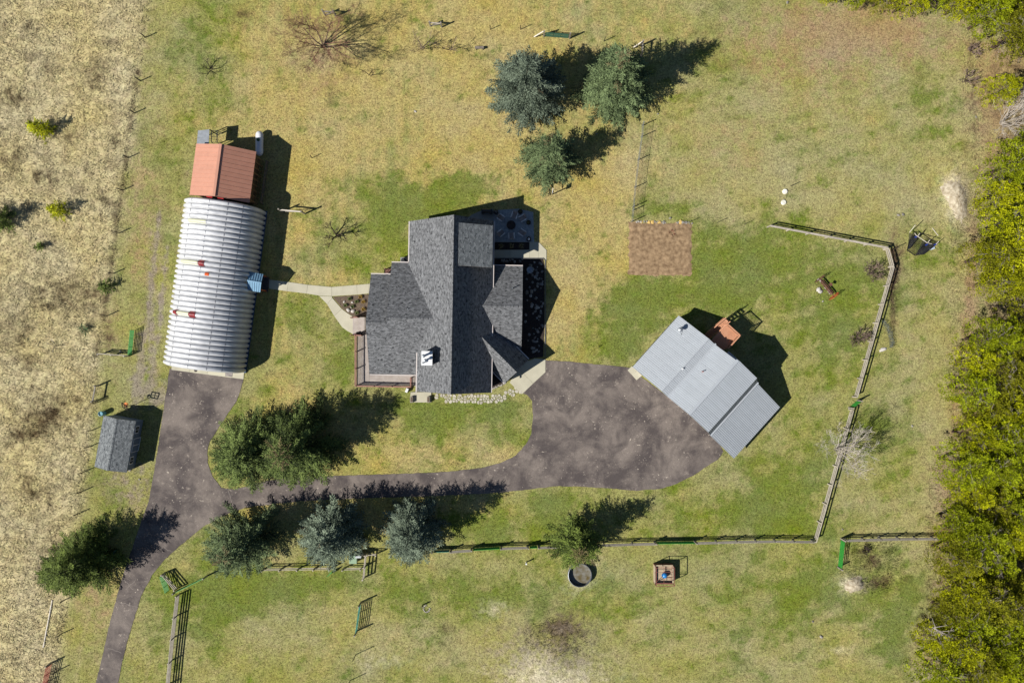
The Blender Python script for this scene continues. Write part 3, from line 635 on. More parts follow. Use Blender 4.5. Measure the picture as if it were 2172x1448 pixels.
# ------------------------------------------------------------------ things on the patio
chm = mat('patio_chair_wood', D(165, 150, 142), rough=.7, rand=.08); chf = mat('patio_chair_arm', D(225, 220, 215), rough=.6)
def patio_chair(px, py, label):
    base = G(px, py); fc = G(1084, 478); ang = math.atan2(fc.y - base.y, fc.x - base.x); r = empty('patio_chair', base, label, 'chair', 'chairs round the fire pit')
    f = Vector((math.cos(ang), math.sin(ang), 0)); s_ = Vector((-f.y, f.x, 0)); u = Vector((0, 0, 1))
    b_ = MB()
    for k in range(5): c_ = base + f * (-.18 + k*.12) + u*(.38 + .012*k); b_.box(c_, .105, .52, .025, ang)
    b_.build('seat', chm, r)
    b_ = MB()
    for k in range(5):
        y = (-.2 + .1*k); p0 = base - f*.22 + s_*y + u*.36; p1 = base - f*.48 + s_*y*1.15 + u*(.92 - .25*abs(y)); b_.tube(p0, p1, .045, .045, 4)
    b_.build('backrest', chm, r)
    for q in (-1, 1):
        bar('armrest', base - f*.4 + s_*.33*q + u*.58, base + f*.38 + s_*.33*q + u*.6, .12, .03, chf, r)
        bar('leg', base + f*.32 + s_*.31*q, base + f*.32 + s_*.31*q + u*.58, .06, .09, chm, r)
        bar('leg', base - f*.3 + s_*.31*q, base - f*.3 + s_*.31*q + u*.57, .06, .09, chm, r)
for x, y, lb in ((1063,463,'slatted patio chair northwest of the fire pit, in house shade'),(1091,458,'slatted patio chair due north of the fire pit, in house shade'),(1108,464,'slatted patio chair northeast of the fire pit, in house shade'),(1063,495,'slatted patio chair southwest of the fire pit, in house shade'),(1085,501,'slatted patio chair due south of the fire pit, by the planting strip'),(1107,494,'slatted patio chair southeast of the fire pit, near the lit pot')): patio_chair(x, y, lb)
q = G(1084, 478); fp = empty('fire_pit', q, 'round black fire pit in the middle of the chair circle', 'fire pit')
t = MB(); t.lathe(q, [(.45, 0), (.5, .3), (.44, .3), (.3, .12), (.02, .1)], 20); t.build('bowl', blk, fp); t = MB(); t.lathe(q, [(.56, .27), (.56, .31), (.47, .31)], 20); t.build('rim', mat('rusty_steel', D(60,50,46), rough=.8), fp)
potm = mat('dark_pot', D(60, 48, 44), rough=.7); plantm = mat('winter_plant', D(100, 95, 60), D(120, 125, 80), rough=.8)
def pot(px, py, label, lit=False):
    q = G(px, py); r = empty('plant_pot', q, label, 'plant pot', 'pots along the patio edge'); t = MB(); t.lathe(q, [(.2, 0), (.3, .4), (.27, .4), (.25, .34)], 14); t.build('pot', potm, r)
    t = MB(); rn = random.Random(px)
    if lit: t.lathe(q + Vector((0,0,.36)), [(.12, 0), (.16, .1), (.1, .22), (.02, .26)], 10); t.build('finial', whitep, r)
    else:
        for k in range(26): a = rn.uniform(0, 6.28); t.tube(q + Vector((0,0,.34)), q + Vector((.25*math.cos(a), .25*math.sin(a), rn.uniform(.4,.7))), .012, .004, 3)
        t.build('foliage', plantm, r)
pot(1103.5,450,'dark plant pot beside the northern patio chairs'); pot(1121,473,'dark plant pot on the east edge of the patio'); pot(1121.5,508,'dark pot with a pale ball on top at the patio corner', True)
gr = empty('grill', G(1033, 450), 'long black covered grill at the patio north edge', 'grill'); q = G(1033, 450)
t = MB(); t.box(q + Vector((0,0,.45)), 1.3, .55, .85); t.build('cabinet', blk, gr); t = MB(); t.tube(q + Vector((-.55,0,.9)), q + Vector((.55,0,.9)), .27, .27, 12); t.build('lid', blk, gr)
bar('handle', q + Vector((-.3,-.32,.95)), q + Vector((.3,-.32,.95)), .03, .03, galv, gr)
sm = empty('smoker', G(1050.5, 451), 'round black smoker standing right of the grill', 'smoker'); q = G(1052, 451.5); t = MB(); t.lathe(q, [(.22,0),(.27,.35),(.3,.6),(.22,.85),(.05,.95)], 14); t.build('barrel', blk, sm); bar('handle', q+Vector((-.08,0,.98)), q+Vector((.08,0,.98)), .03,.03, galv, sm)
def blades(px, py, label, cat, n_, r_, h_, m, name='ornamental_grass', group=None):
    q = G(px, py, .03); t = MB(); rn = random.Random(int(px*7+py))
    for k in range(n_):
        a = rn.uniform(0, 6.28); l_ = rn.uniform(.5, 1)*r_; mid = q + Vector((l_*.45*math.cos(a), l_*.45*math.sin(a), h_*rn.uniform(.6,1))); tip = q + Vector((l_*math.cos(a), l_*math.sin(a), h_*rn.uniform(.4,.9)))
        t.tube(q, mid, .015, .012, 3, False); t.tube(mid, tip, .012, .003, 3, False)
    o = t.build(name, m); return tag(o, label, cat, group)
strawm = mat('dry_blades', D(170, 155, 110), rough=.9)
for x, w_ in ((1063, 'western'), (1085, 'middle'), (1106, 'eastern')): blades(x, 522, 'pale ornamental grass, %s of three in the strip south of the patio' % w_, 'ornamental grass', 70, .45, .5, strawm, group='grasses in the patio strip')

# plants in the triangular front bed
flm = mat('yellow_shrub', D(190, 150, 70), D(150, 140, 60), rough=.9, scale=4)
grm = mat('bed_green', D(110, 125, 70), rough=.9)
for i, (x, y, c_, lb) in enumerate(((742,634,grm,'small green clump near the tip of the walk triangle bed'),(757,640,grm,'green clump in the middle of the triangular bed'),(733,648,grm,'low green clump on the curved edge of the triangular bed'),(757,664,grm,'green clump by the deck corner of the triangular bed'),(771,640,flm,'yellow shrub against the house wall in the triangular bed'),(771,656,flm,'second yellow shrub, nearer the deck, against the house wall'),(765,630,flm,'yellow clump where the walk meets the house'),(748,650,grm,'green clump between two pale rocks of the triangular bed'))):
    blades(x, y, lb, 'shrub', 90, .35, .35, c_, 'shrub', 'plants in the triangular bed')
palest = mat('pale_rock', D(205, 198, 190), rough=.8)
for i, (x, y, s_) in enumerate(((730,640,.35),(747,641,.35),(745,652,.3),(739,658,.6),(748,660,.65))):
    o = inst('rock', rock_mesh('rock', 40+i, palest), G(x, y, .01), i*1.3, None, (s_*.8, s_, s_*.8)); tag(o, ['small pale rock left of centre in the triangular bed','small pale rock upper middle of the triangular bed','pale rock in the heart of the triangular bed','tall pale rock near the curved edge of the bed','largest pale rock, near the deck corner of the bed'][i], 'rock', 'rocks in the triangular bed')

# ------------------------------------------------------------------ quonset workshop
qa = Vector((-.1305, -.9915, 0)); qw = Vector((-.9915, .1305, 0)); q0 = G(563, 448); QW = 153.5 * S; NA = 33; QL = 345 * S; pitch = QL / NA
WALLH, RISE = 1.5, 3.65
quon = empty('quonset_building', q0 + qw*QW/2 + qa*QL/2, 'long ribbed silver quonset workshop with an arched metal shell', 'workshop')
qm = bpy.data.materials.new('bare_steel'); qm.use_nodes = True
def steel(m):
    n, l = nt(m); b = n['Principled BSDF']; b.inputs['Metallic'].default_value = .15; b.inputs['Roughness'].default_value = .42
    geo = n.new('ShaderNodeNewGeometry'); t = n.new('ShaderNodeTexNoise'); t.inputs['Scale'].default_value = 1.4; t.inputs['Detail'].default_value = 5; l.new(geo.outputs['Position'], t.inputs[0])
    r = n.new('ShaderNodeValToRGB'); l.new(t.outputs[0], r.inputs[0]); r.color_ramp.elements[0].position = .3; r.color_ramp.elements[1].position = .75; r.color_ramp.elements[0].color = (.50, .505, .52, 1); r.color_ramp.elements[1].color = (.66, .66, .665, 1)
    oi = n.new('ShaderNodeObjectInfo'); mr = n.new('ShaderNodeMapRange'); l.new(oi.outputs['Random'], mr.inputs[0]); mr.inputs[3].default_value = .93; mr.inputs[4].default_value = 1.05
    hs = n.new('ShaderNodeHueSaturation'); l.new(r.outputs[0], hs.inputs['Color']); l.new(mr.outputs[0], hs.inputs['Value']); l.new(hs.outputs[0], b.inputs['Base Color'])
    mr3 = n.new('ShaderNodeMapRange'); l.new(t.outputs[0], mr3.inputs[0]); mr3.inputs[3].default_value = .34; mr3.inputs[4].default_value = .55; l.new(mr3.outputs[0], b.inputs['Roughness'])
steel(qm)
def qprof(t):
    "t 0..1 from the east foot over the top to the west foot -> (lateral from east foot, z, outward normal)"
    Ls = WALLH; arc = math.pi * (QW/2 + RISE) / 2; tot = 2*Ls + arc; d = t * tot
    if d < Ls: return 0, d, (-1, 0)
    if d > tot - Ls: return QW, tot - d, (1, 0)
    a = (d - Ls) / arc * math.pi; x = QW/2 - QW/2*math.cos(a); z = WALLH + RISE*math.sin(a); nx_, nz_ = -math.cos(a)*RISE, math.sin(a)*QW/2; L = math.hypot(nx_, nz_); return x, z, (nx_/L, nz_/L)
QV = (0, .04, .1, .2, .3, .4, .5, .6, .7, .8, .9, .96, 1)
def qdepth(v):
    v = abs(v) % 1; w = min(v, 1 - v); t = min(1, w / .31); return .29 * t * t * (3 - 2 * t) + .05 * math.sin(math.pi * v)
def arch_mesh(name, m, t0=0, t1=1, lift=0, nt_=34, v0=0, v1=1, nv=12):
    b = MB(); base = Vector((0,0,0))
    for i in range(nt_ + 1):
        x, z, (nx_, nz_) = qprof(t0 + (t1 - t0) * i / nt_)
        for k in range(nv + 1):
            v = v0 + (v1 - v0) * (QV[k] if nv == 12 else k / nv); e = qdepth(v) + lift - .09
            p = qw * (x + nx_*e) + qa * ((v) * pitch); b.v.append((p.x, p.y, z + nz_*e))
    for i in range(nt_):
        for k in range(nv): a = i*(nv+1)+k; b.f.append((a, a+1, a+nv+2, a+nv+1))
    me = b.mesh(name, (0,0,0), [m]); me.polygons.foreach_set('use_smooth', [True]*len(me.polygons)); return me
AM = arch_mesh('arch_panel', qm)
for i in range(NA): inst('arch_panel', AM, q0 + qa*(i*pitch), 0, quon)
# bolted lap joints across each arch
bm_ = mat('lap_joint', D(150, 152, 158), rough=.5, metal=.5)
for tt in (.30, .40, .52, .66):
    J = arch_mesh('lap_joint', bm_, tt, tt + .005, .012, 1, .25, .8, 5)
    for i in range(NA): inst('lap_joint', J, q0 + qa*(i*pitch), 0, quon)
fnd = mat('foundation', D(60, 85, 120), rough=.6, var=.1)  # concrete footing, with the bluish shade at its foot painted into the colour
bar('foundation', q0 - qw*.16 + Vector((0,0,.12)), q0 - qw*.16 + qa*QL + Vector((0,0,.12)), .22, .28, fnd, quon); bar('foundation', q0 + qw*(QW+.16) + Vector((0,0,.12)), q0 + qw*(QW+.16) + qa*QL + Vector((0,0,.12)), .22, .28, fnd, quon)
for off in (.25, QL - .3):
    b = MB(); pr = [qprof(i/30) for i in range(31)]; A_ = []
    for x, z, nn in pr: p = q0 + qw*(x*.985+.07) + qa*off; A_.append((p.x, p.y, z*.985))
    b.quad(*A_); B_2 = [(p[0]+qa.x*.06, p[1]+qa.y*.06, p[2]) for p in A_]; b.quad(*B_2[::-1]); b.build('end_wall', mat('end_wall_steel', D(190,190,185), rough=.5, var=.05), quon)
qd = q0 + qa*(QL-.2) + qw*QW/2; bar('door', qd + qw*1.8 + Vector((0,0,1.6)), qd - qw*1.8 + Vector((0,0,1.6)), .1, 3.2, whitep, quon)
def qlocate(px, py):
    z = 4.
    for _ in range(12):
        p = G(px, py, z) - q0; x = p.dot(qw); best = min((abs(qprof(t/200)[0]-x), t/200) for t in range(45, 156)); z = qprof(best[1])[1]
    return best[1], p.dot(qa) / pitch
fib = mat('fibreglass_skylight', D(218, 218, 188), rough=.4, var=.06); redp = mat('red_panel', D(170, 45, 50), D(90, 20, 25), rough=.5, scale=4); orp = mat('orange_patch', D(235, 95, 20), rough=.5)
def qpatch(name, m, xa, xb, y, v0=.08, v1=.92, lift=.03):
    ta, va = qlocate(xa, y); tb, vb = qlocate(xb, y + (xb-xa)*.1); i = int(va); me = arch_mesh(name, m, min(ta,tb), max(ta,tb), lift, 8, v0, v1, 8)
    inst(name, me, q0 + qa*(i*pitch), 0, quon)
qpatch('skylight', fib, 403, 438, 469); qpatch('skylight', fib, 388, 421, 555); qpatch('skylight', fib, 379, 402, 660)
qpatch('vent_cover', redp, 423, 434, 556, -.05, 1.05, .07); qpatch('vent_cover', redp, 403, 416, 664, -.05, 1.05, .07); qpatch('vent_cover', redp, 372, 378, 659, .0, 1., .07); qpatch('patch_panel', orp, 436, 443.5, 586, .1, .8, .05)
t = MB(); q = G(415.5, 785); t.lathe(q + Vector((0,0,.06)), [(.2,0),(.2,.03),(.15,.03)], 14); o = t.build('drain_cover', mat('cast_iron', D(70,62,55), rough=.8)); tag(o, 'round dark iron drain cover in the pale apron of the silver workshop', 'drain cover')
t = MB(); q = G(486, 793.5); t.box(q + Vector((0,0,.075)), .85, .55, .03, math.radians(-7.5)); o = t.build('door_mat', mat('mat_grey', D(150,142,138), rough=.95)); tag(o, 'flat grey mat lying on the workshop apron near its right end', 'mat')
# blue porch on the quonset
bpm = mat('blue_metal_roof', D(128, 168, 196), rough=.45, metal=.1, var=.06, rand=.03)
pc = G(548, 600); por = empty('porch', pc, 'small blue ribbed-metal porch roof on brown posts at the workshop side door', 'porch')
rW, rE_ = G(524.5, 595, 3.15), G(554.5, 600, 3.15); nW, nE = G(534.7, 577, 2.45), G(559, 581.5, 2.45); sW, sE = G(531.6, 617.7, 2.45), G(552.5, 620, 2.45)
nW = G(529, 576, 2.45); sW = G(525.5, 616, 2.45)
for (aW, aE) in ((nW, nE), (sW, sE)):
    n_ = 6
    for k in range(n_):
        t0, t1 = k/n_, (k+1)/n_ - .02; P_ = [rW.lerp(rE_, t0), rW.lerp(rE_, t1), aW.lerp(aE, t1), aW.lerp(aE, t0)]
        roof_plane('roof_panel', P_, (rW - aW).xy.to_3d().normalized(), bpm, por, th=.04, trimm=bpm)
        r0 = rW.lerp(rE_, t0) + Vector((0,0,.03)); r1 = aW.lerp(aE, t0) + Vector((0,0,.03)); bar('rib', r0, r1, .03, .05, bpm, por)
bar('ridge_cap', rW + Vector((0,0,.03)), rE_ + Vector((0,0,.03)), .16, .04, bpm, por)
brown = mat('brown_stain', D(170, 95, 60), rough=.7, rand=.1)
for x, y in ((566, 587), (566, 617)): q = G(x, y); bar('post', q, q + Vector((0,0,2.4)), .12, .12, brown, por)
for y, y2 in ((586, 589), (618, 619.5)): a_, c_ = G(556, y), G(571, y2); bar('handrail', a_ + Vector((0,0,.95)), c_ + Vector((0,0,.95)), .06, .05, brown, por)
d0 = MB(); d0.prism(gp([(553,584),(571,588),(569,619),(551,616)]), 0, .3); d0.build('landing', mat('dark_landing', D(70, 66, 66), rough=.8, bump=.2), por)

# ------------------------------------------------------------------ red-roofed lean-to at the north end
rc = G(486, 385); red = empty('red_roof_shed', rc, 'timber shed with a salmon red metal roof abutting the silver workshop', 'shed')
RN = Vector((-qa.x, -qa.y, 0)); RE = -qw
rmet = mat('salmon_metal', D(204, 146, 122), rough=.5, metal=.1, var=.05, rand=.03, scale=1.5)
wR = 124*S/2; LR = 106*S; z_e, z_r = 3.3, 5.1
mid_s = G(486.5, 432) ; mid_s.z = 0
mid_n = mid_s + RN*LR
n_ = 12
for side in (1, -1):
    for k in range(n_):
        a0 = mid_s + RN*(LR*k/n_); a1 = mid_s + RN*(LR*(k+1)/n_ - .015)
        P_ = [Vector((a0.x, a0.y, z_r)), Vector((a1.x, a1.y, z_r)), Vector((a1.x, a1.y, z_e)) + RE*wR*side, Vector((a0.x, a0.y, z_e)) + RE*wR*side]
        roof_plane('roof_panel', P_, -RE*side, rmet, red, th=.03, trimm=rmet)
        bar('seam', Vector((a0.x, a0.y, z_r+.012)), Vector((a0.x, a0.y, z_e+.012)) + RE*wR*side, .03, .035, rmet, red)
bar('ridge_cap', Vector((mid_s.x, mid_s.y, z_r+.03)), Vector((mid_n.x, mid_n.y, z_r+.03)), .3, .04, rmet, red)
wood = mat('weathered_wood', D(150, 118, 80), D(110, 88, 65), rough=.85, scale=2, stretch=(1,1,.2))
b = MB(); i_ = .25; c0 = mid_s + RN*.3; c1 = mid_n - RN*.35
pf = [(-wR+.2, 0), (wR-.55, 0), (wR-.55, z_e+.16), (0, z_r-.12), (-wR+.2, z_e+.0)]
A_ = [(c0.x+RE.x*s_, c0.y+RE.y*s_, z) for s_, z in pf]; B_2 = [(c1.x+RE.x*s_, c1.y+RE.y*s_, z) for s_, z in pf]
b.quad(*A_); b.quad(*B_2[::-1])
for k in range(5): b.quad(A_[k], B_2[k], B_2[(k+1)%5], A_[(k+1)%5])
b.build('wall', wood, red)
for k in range(6):
    q = mid_s + RN*(.5 + k*(LR-1)/5) + RE*(wR+.55); bar('post', q, q + Vector((0,0,1.1)), .1, .1, mat('grey_timber', D(120,110,100), rough=.9, rand=.15), red)
q1_, q2_ = mid_s + RN*.5 + RE*(wR+.55), mid_n - RN*.5 + RE*(wR+.55)
gt = MATS['grey_timber']
for z in (.35, .75, 1.05): bar('rail', q1_ + Vector((0,0,z)), q2_ + Vector((0,0,z)), .04, .14, gt, red)
for k in range(9): q = (mid_s + RN*(.4 + k*(LR-.9)/8)) + RE*(wR-.1); bar('stud', q, q + Vector((0,0,z_e-.08)), .06, .1, wood, red)
for s_ in (-1.0, .3): q = mid_s + RE*s_; bar('red_flashing', Vector((q.x, q.y, z_r-.5)) - RN*.12, Vector((q.x, q.y, z_r-.5)) - RN*.12 + RE*.7, .12, .3, mat('bright_red', D(190, 20, 25), rough=.5), red)
# small galvanised canopy and leaning gear
cn = empty('metal_canopy', G(452, 292), 'small square galvanised canopy beyond the salmon roof', 'canopy')
P_ = [G(420,277,2.6), G(444,274.5,2.6), G(442.5,307,2.55), G(417,308,2.55)]
for k in range(2): roof_plane('roof_panel', [P_[0].lerp(P_[3], k/2+.004), P_[1].lerp(P_[2], k/2+.004), P_[1].lerp(P_[2], (k+1)/2-.004), P_[0].lerp(P_[3], (k+1)/2-.004)], (0,1,0), galv, cn, th=.05, trimm=galv)
for p in P_: bar('post', Vector((p.x, p.y, 0)), Vector((p.x, p.y, 2.52)), .09, .09, gt, cn)
ld = empty('stock_rack', G(466, 294), 'grey tubular rack standing in the shade beside the metal canopy', 'rack'); q = G(464, 296)
for dx in (-.35, .35):
    for dy in (-.7, .7): bar('post', q + Vector((dx,dy,0)), q + Vector((dx,dy,1.5)), .06, .06, galv, ld)
for dx in (-.35, .35): bar('rail', q + Vector((dx,-.7,1.5)), q + Vector((dx,.7,1.5)), .09, .05, galv, ld)
for dy in (-.7, 0, .7): bar('cross_bar', q + Vector((-.35,dy,1.45)), q + Vector((.35,dy,1.45)), .05, .05, galv, ld)
# propane tank
tk = empty('propane_tank', G(553, 306), 'long white propane tank with a green dome beside the salmon shed', 'propane tank'); tw = mat('tank_white', D(232, 232, 235), rough=.4, var=.04)
a_, c_ = G(550.5, 284, .7), G(550, 325, .7); d = (c_ - a_).normalized(); t = MB(); r_ = .46
segs = [(-.0, .02), (.1, .26), (.22, .38), (.4, .455), (.55, r_)]
L_ = (c_ - a_).length + .7; o_ = a_ - d*.35; rings = segs + [(L_ - s0, r0) for s0, r0 in segs[::-1]]
side = Vector((-d.y, d.x, 0))
for s0, r0 in rings:
    for k in range(16): th = 2*math.pi*k/16; p = o_ + d*s0 + side*(r0*math.cos(th)) + Vector((0,0,r0*math.sin(th))); t.v.append(tuple(p))
for j in range(len(rings)-1):
    for k in range(16): k2=(k+1)%16; t.f.append((j*16+k, (j+1)*16+k, (j+1)*16+k2, j*16+k2))
t.build('vessel', tw, tk, smooth=True)
t = MB(); q = (a_ + c_)/2 - Vector((0,0,0)) ; q.z = 0; t.lathe((q.x, q.y + .35, 1.12), [(.2,0),(.2,.14),(.14,.2),(.02,.22)], 14); t.build('dome', mat('dome_green', D(20, 90, 60), rough=.5), tk)
for f_ in (.2, .8): q = a_.lerp(c_, f_); t = MB(); t.box((q.x, q.y, .14), .7, .14, .28); t.build('leg', conc, tk)

# ------------------------------------------------------------------ garage with stepped metal roofs
ga0 = Vector(((345)*S, 53.4*S, 0)); gu = Vector((.744, -.669, 0)).normalized(); gv = Vector((-.669, -.744, 0)).normalized()
gar = empty('garage', ga0 + gu*142*S + gv*71*S, 'angled garage with stepped light grey ribbed metal roofs at the turnaround', 'garage')
stn = [0, 71.5, 89, 137.5, 193, 206, 284]; hh = [2.4, 4.55, 4.4, 6.2, 5.5, 4.1, 2.1]; GW = 143
gm1 = mat('grey_ribbed_metal', D(190, 195, 200), rough=.42, metal=.15, var=.03, rand=.018, scale=1.0)
gm2 = mat('grey_ribbed_metal_shaded', D(126, 131, 136), rough=.45, metal=.15, var=.06, rand=.03)  # shaded copy of the roof metal: the steep strip's grazing-sun dimness painted in
def GPt(a, s_, z): p = ga0 + gu*(a*S) + gv*(s_*S); return Vector((p.x, p.y, z))
def ribbed(a0, h0, a1, h1, s0, s1, parent, m, n_):
    for k in range(n_):
        w0 = s0 + (s1-s0)*k/n_; w1 = s0 + (s1-s0)*(k+1)/n_ - .18
        b = MB(); N = 4; prof = []
        for j in range(N):
            f0 = j/N; prof += [(f0, 0), (f0+.76/N, 0), (f0+.80/N, .03), (f0+.92/N, .03)]
        prof.append((1, 0))
        for f_, dz in prof:
            w_ = w0 + (w1-w0)*f_; b.v.append(tuple(GPt(a0, w_, h0+dz))); b.v.append(tuple(GPt(a1, w_, h1+dz)))
        for j in range(len(prof)-1): b.f.append((2*j, 2*j+2, 2*j+3, 2*j+1))
        i0 = len(b.v)
        b.v += [tuple(GPt(a0, w0, h0-.05)), tuple(GPt(a1, w0, h1-.05)), tuple(GPt(a1, w1, h1-.05)), tuple(GPt(a0, w1, h0-.05))]; b.f.append((i0, i0+1, i0+2, i0+3))
        b.f.append((0, 1, i0+1, i0)); last = 2*(len(prof)-1); b.f.append((last, i0+3, i0+2, last+1))
        b.build('roof_panel', m, parent)
for i in range(6):
    s0 = -3 if i in (3, 4) else 0
    ribbed(stn[i], hh[i], stn[i+1], hh[i+1], s0, GW, gar, gm2 if i == 4 else gm1, 9)
for i, w_ in ((2, .22), (3, .34), (5, .3)): bar('flashing', GPt(stn[i], -2, hh[i]+.06), GPt(stn[i], GW, hh[i]+.06), w_, .03, gm1, gar)
bar('flashing', GPt(stn[1], 0, hh[1]+.05), GPt(stn[1], GW, hh[1]+.05), .12, .03, gm1, gar)
b = MB(); pf = [(4, 0), (280, 0), (280, hh[6]-.02), (206.5, hh[5]-.2), (206.5, hh[5]-.2), (192.5, hh[4]-.25), (137.5, hh[3]-.2), (89, hh[2]-.2), (71.5, hh[1]-.2), (4, hh[0]-.1)]
pf.pop(4); A_ = [GPt(a, 5, z) for a, z in pf]; B_2 = [GPt(a, GW-14, z) for a, z in pf]; b.quad(*A_); b.quad(*B_2[::-1])
for k in range(len(pf)): b.quad(A_[k], B_2[k], B_2[(k+1)%len(pf)], A_[(k+1)%len(pf)])
b.build('wall', mat('garage_siding', D(120, 118, 112), rough=.7), gar)
for a, w_ in ((45, 2.6), (110, 3.2), (160, 3.0), (245, 3.0)): q = GPt(a, GW-13.4, 1.15); bar('door', q - gu*w_/2, q + gu*w_/2, .08, 2.3, whitep if a < 200 else mat('door_dark', D(70,65,62), rough=.7), gar)
# blue-shaded low roof and flue, vents
roof_plane('roof_slope', [GPt(124,-1,3.1), GPt(124,-13,2.9), GPt(160,-13,2.9), GPt(160,-1,3.1)], -gv, gm1, gar, th=.06, trimm=gm1)
q = G(1441, 699, 3.3); t = MB(); t.lathe((q.x, q.y, 2.9), [(.16,0),(.16,.9),(.28,.92),(.28,1.1),(.05,1.2)], 12); flue = t.build('flue', galv, gar)
for s_ in (1, -1): bar('brace', q + Vector((0,0,.3)), q + gu*.9*(s_ > 0) + gv*.5*s_ + Vector((0,0,-.2)), .03, .03, galv, flue)
q = G(1447, 782, 4.5); t = MB(); t.lathe((q.x, q.y, 4.3), [(.07,0),(.07,.4),(.12,.42),(.1,.5)], 10); t.build('vent_pipe', whitep, gar)
q = G(1491, 788, 5.4); t = MB(); t.lathe((q.x, q.y, 4.9), [(.06,0),(.06,.6)], 8); t.build('vent_pipe', mat('copper_pipe', D(160,90,70), rough=.5), gar)
# raised deck with stairs on the garage's far side
orw = mat('orange_stain', D(196, 140, 108), D(210, 155, 122), rough=.7, rand=.08, scale=2)
gd = empty('raised_deck', GPt(108, -30, 0), 'raised orange-brown deck with stairs behind the garage', 'deck')
dh = 2.75; b = MB(); x = 84
while x < 116: b.box(GPt(x, -27, dh), .14, 46*S, .04, math.atan2(gu.y, gu.x)); x += 2.6
o = b.build('deck_boards', orw, gd); o['kind'] = 'stuff'
def rl(a, c_): railing(a, c_, dh, 1.0, gd, m=orw, bs=.16)
rl(GPt(84,-50,0), GPt(117,-50,0)); rl(GPt(117,-50,0), GPt(117,-14,0)); 
for a in (84, 100, 117):
    for s_ in (-50,): bar('post', GPt(a, s_, 0), GPt(a, s_, dh), .14, .14, orw, gd)
for k in range(13):
    s_ = -6 - k*4.2; z = .22*(k+1) - .1; bar('stair_tread', GPt(72, s_, z), GPt(83, s_, z), .26, .04, orw, gd)
for a in (71.5, 83): bar('stringer', GPt(a, -3, 0.1), GPt(a, -58, dh), .05, .26, orw, gd); bar('handrail', GPt(a, -3, 1.0), GPt(a, -58, dh+.95), .09, .05, orw, gd)
b = MB()
for k in range(18): s_ = -5 - k*3; z = (k*3+2)/55*dh; b.box(GPt(71.5, s_, z+.5), .04, .04, .9, 0)
o = b.build('balusters', orw, gd); o['kind'] = 'stuff'

# ------------------------------------------------------------------ blue-grey garden shed
s0g = Vector((-779.6*S, -165*S, 0)); sE_ = Vector((66, -12, 0)).normalized(); sS = Vector((-12, -66, 0)).normalized()
sW_ = 67.5*S; sL = 108*S
shed = empty('garden_shed', s0g + sS*sL/2 - sE_*sW_/2, 'small blue-grey garden shed with a shingle roof and white trimmed double door', 'shed')
shw = mat('blue_grey_siding', D(112, 125, 140), rough=.7, var=.05)
ridge0 = s0g - sE_*(sW_/2); gable(ridge0, sS, sL, sW_/2, sW_/2, 3.02, .38, .38, shed, m=shin2, inset=.12, wallm=shw, trimm=mat('grey_trim', D(150,155,160), rough=.6))
def SP(s_, z, out=0): p = s0g + sS*s_ - sE_*(.12 - out); return Vector((p.x, p.y, z))
for f_ in (1.15, 4.95):
    w_ = MB(); c_ = SP(f_, 1.35, .03); w_.box(c_, .06, .95, .95, math.atan2(sE_.y, sE_.x)); f = w_.build('window', whitep, shed)
    for dy in (-.2, .2):
        for dz in (-.2, .2): g_ = MB(); g_.box(c_ + sS*dy + sE_*.03 + Vector((0,0,dz)), .03, .34, .34, math.atan2(sE_.y, sE_.x)); g_.build('pane', glass, f)
for f_ in (2.65, 3.5):
    w_ = MB(); w_.box(SP(f_, .95, .03), .05, .82, 1.8, math.atan2(sE_.y, sE_.x)); dd = w_.build('door', shw, shed)
    for a_, c_ in ((( -.41,.06),(.41,.06)),((-.41,1.84),(.41,1.84)),((-.41,.06),(-.41,1.84)),((.41,.06),(.41,1.84))): bar('door_trim', SP(f_+a_[0], a_[1], .07), SP(f_+c_[0], c_[1], .07), .05, .09, whitep, dd, up=tuple(sE_))
    bar('handle', SP(3.05 if f_ < 3 else 3.12, .9, .1), SP(3.05 if f_ < 3 else 3.12, 1.1, .1), .03, .03, blk, dd)

# ------------------------------------------------------------------ fences and gates
fw = mat('weathered_fence', D(172, 162, 148), D(198, 188, 172), rough=.85, rand=.12, scale=3)
fw2 = mat('grey_fence', D(140, 134, 124), D(160, 152, 140), rough=.85, rand=.12, scale=3)
def along(pts, step):
    P = [G(*p) for p in pts]; out = []
    for i in range(len(P) - 1):
        L = (P[i+1] - P[i]).length; n_ = max(1, round(L / step))
        out += [P[i].lerp(P[i+1], k / n_) for k in range(n_)]
    out.append(P[-1]); return out
def board_fence(pts, label, m=fw, levels=(.42, .82, 1.22), hp=1.27, step=2.42, cap=False, name='board_fence', skip=()):
    Q = along(pts, step); r = empty(name, Q[len(Q)//2], label, 'fence'); rn = random.Random(len(Q) + int(pts[0][0]))
    for k, q in enumerate(Q):
        bar('post', q - Vector((0,0,.1)), q + Vector((rn.uniform(-.02,.02), rn.uniform(-.02,.02), hp + rn.uniform(-.05,.08))), .13, .13, m, r)
        if k + 1 < len(Q):
            c_ = Q[k+1]; d = (c_ - q).normalized(); o_ = Vector((-d.y, d.x, 0)) * .085
            for z in levels:
                j = rn.uniform(-.03,.03); bar('rail', q + o_ + d*.02 + Vector((0,0,z+j)), c_ + o_ - d*.01 + Vector((0,0,z+rn.uniform(-.03,.03))), .07, .14, m, r)
            if cap: bar('cap_rail', q + Vector((0,0,hp+.09)) + d*.01, c_ + Vector((0,0,hp+.09)) - d*.01, .17, .04, m, r)
    return r
board_fence([(1627,482),(1873,528)], 'capped pale board fence running from the septic lids to the trampoline', cap=True)
board_fence([(1874,530),(1884,566)], 'short slanting length of board fence joining the corner above the brush pile')
board_fence([(1885,568),(1808,841)], 'long three-board fence sloping past the two grey bare bushes')
board_fence([(1800,868),(1722.5,1144)], 'three-board fence passing under the whitish bare tree')
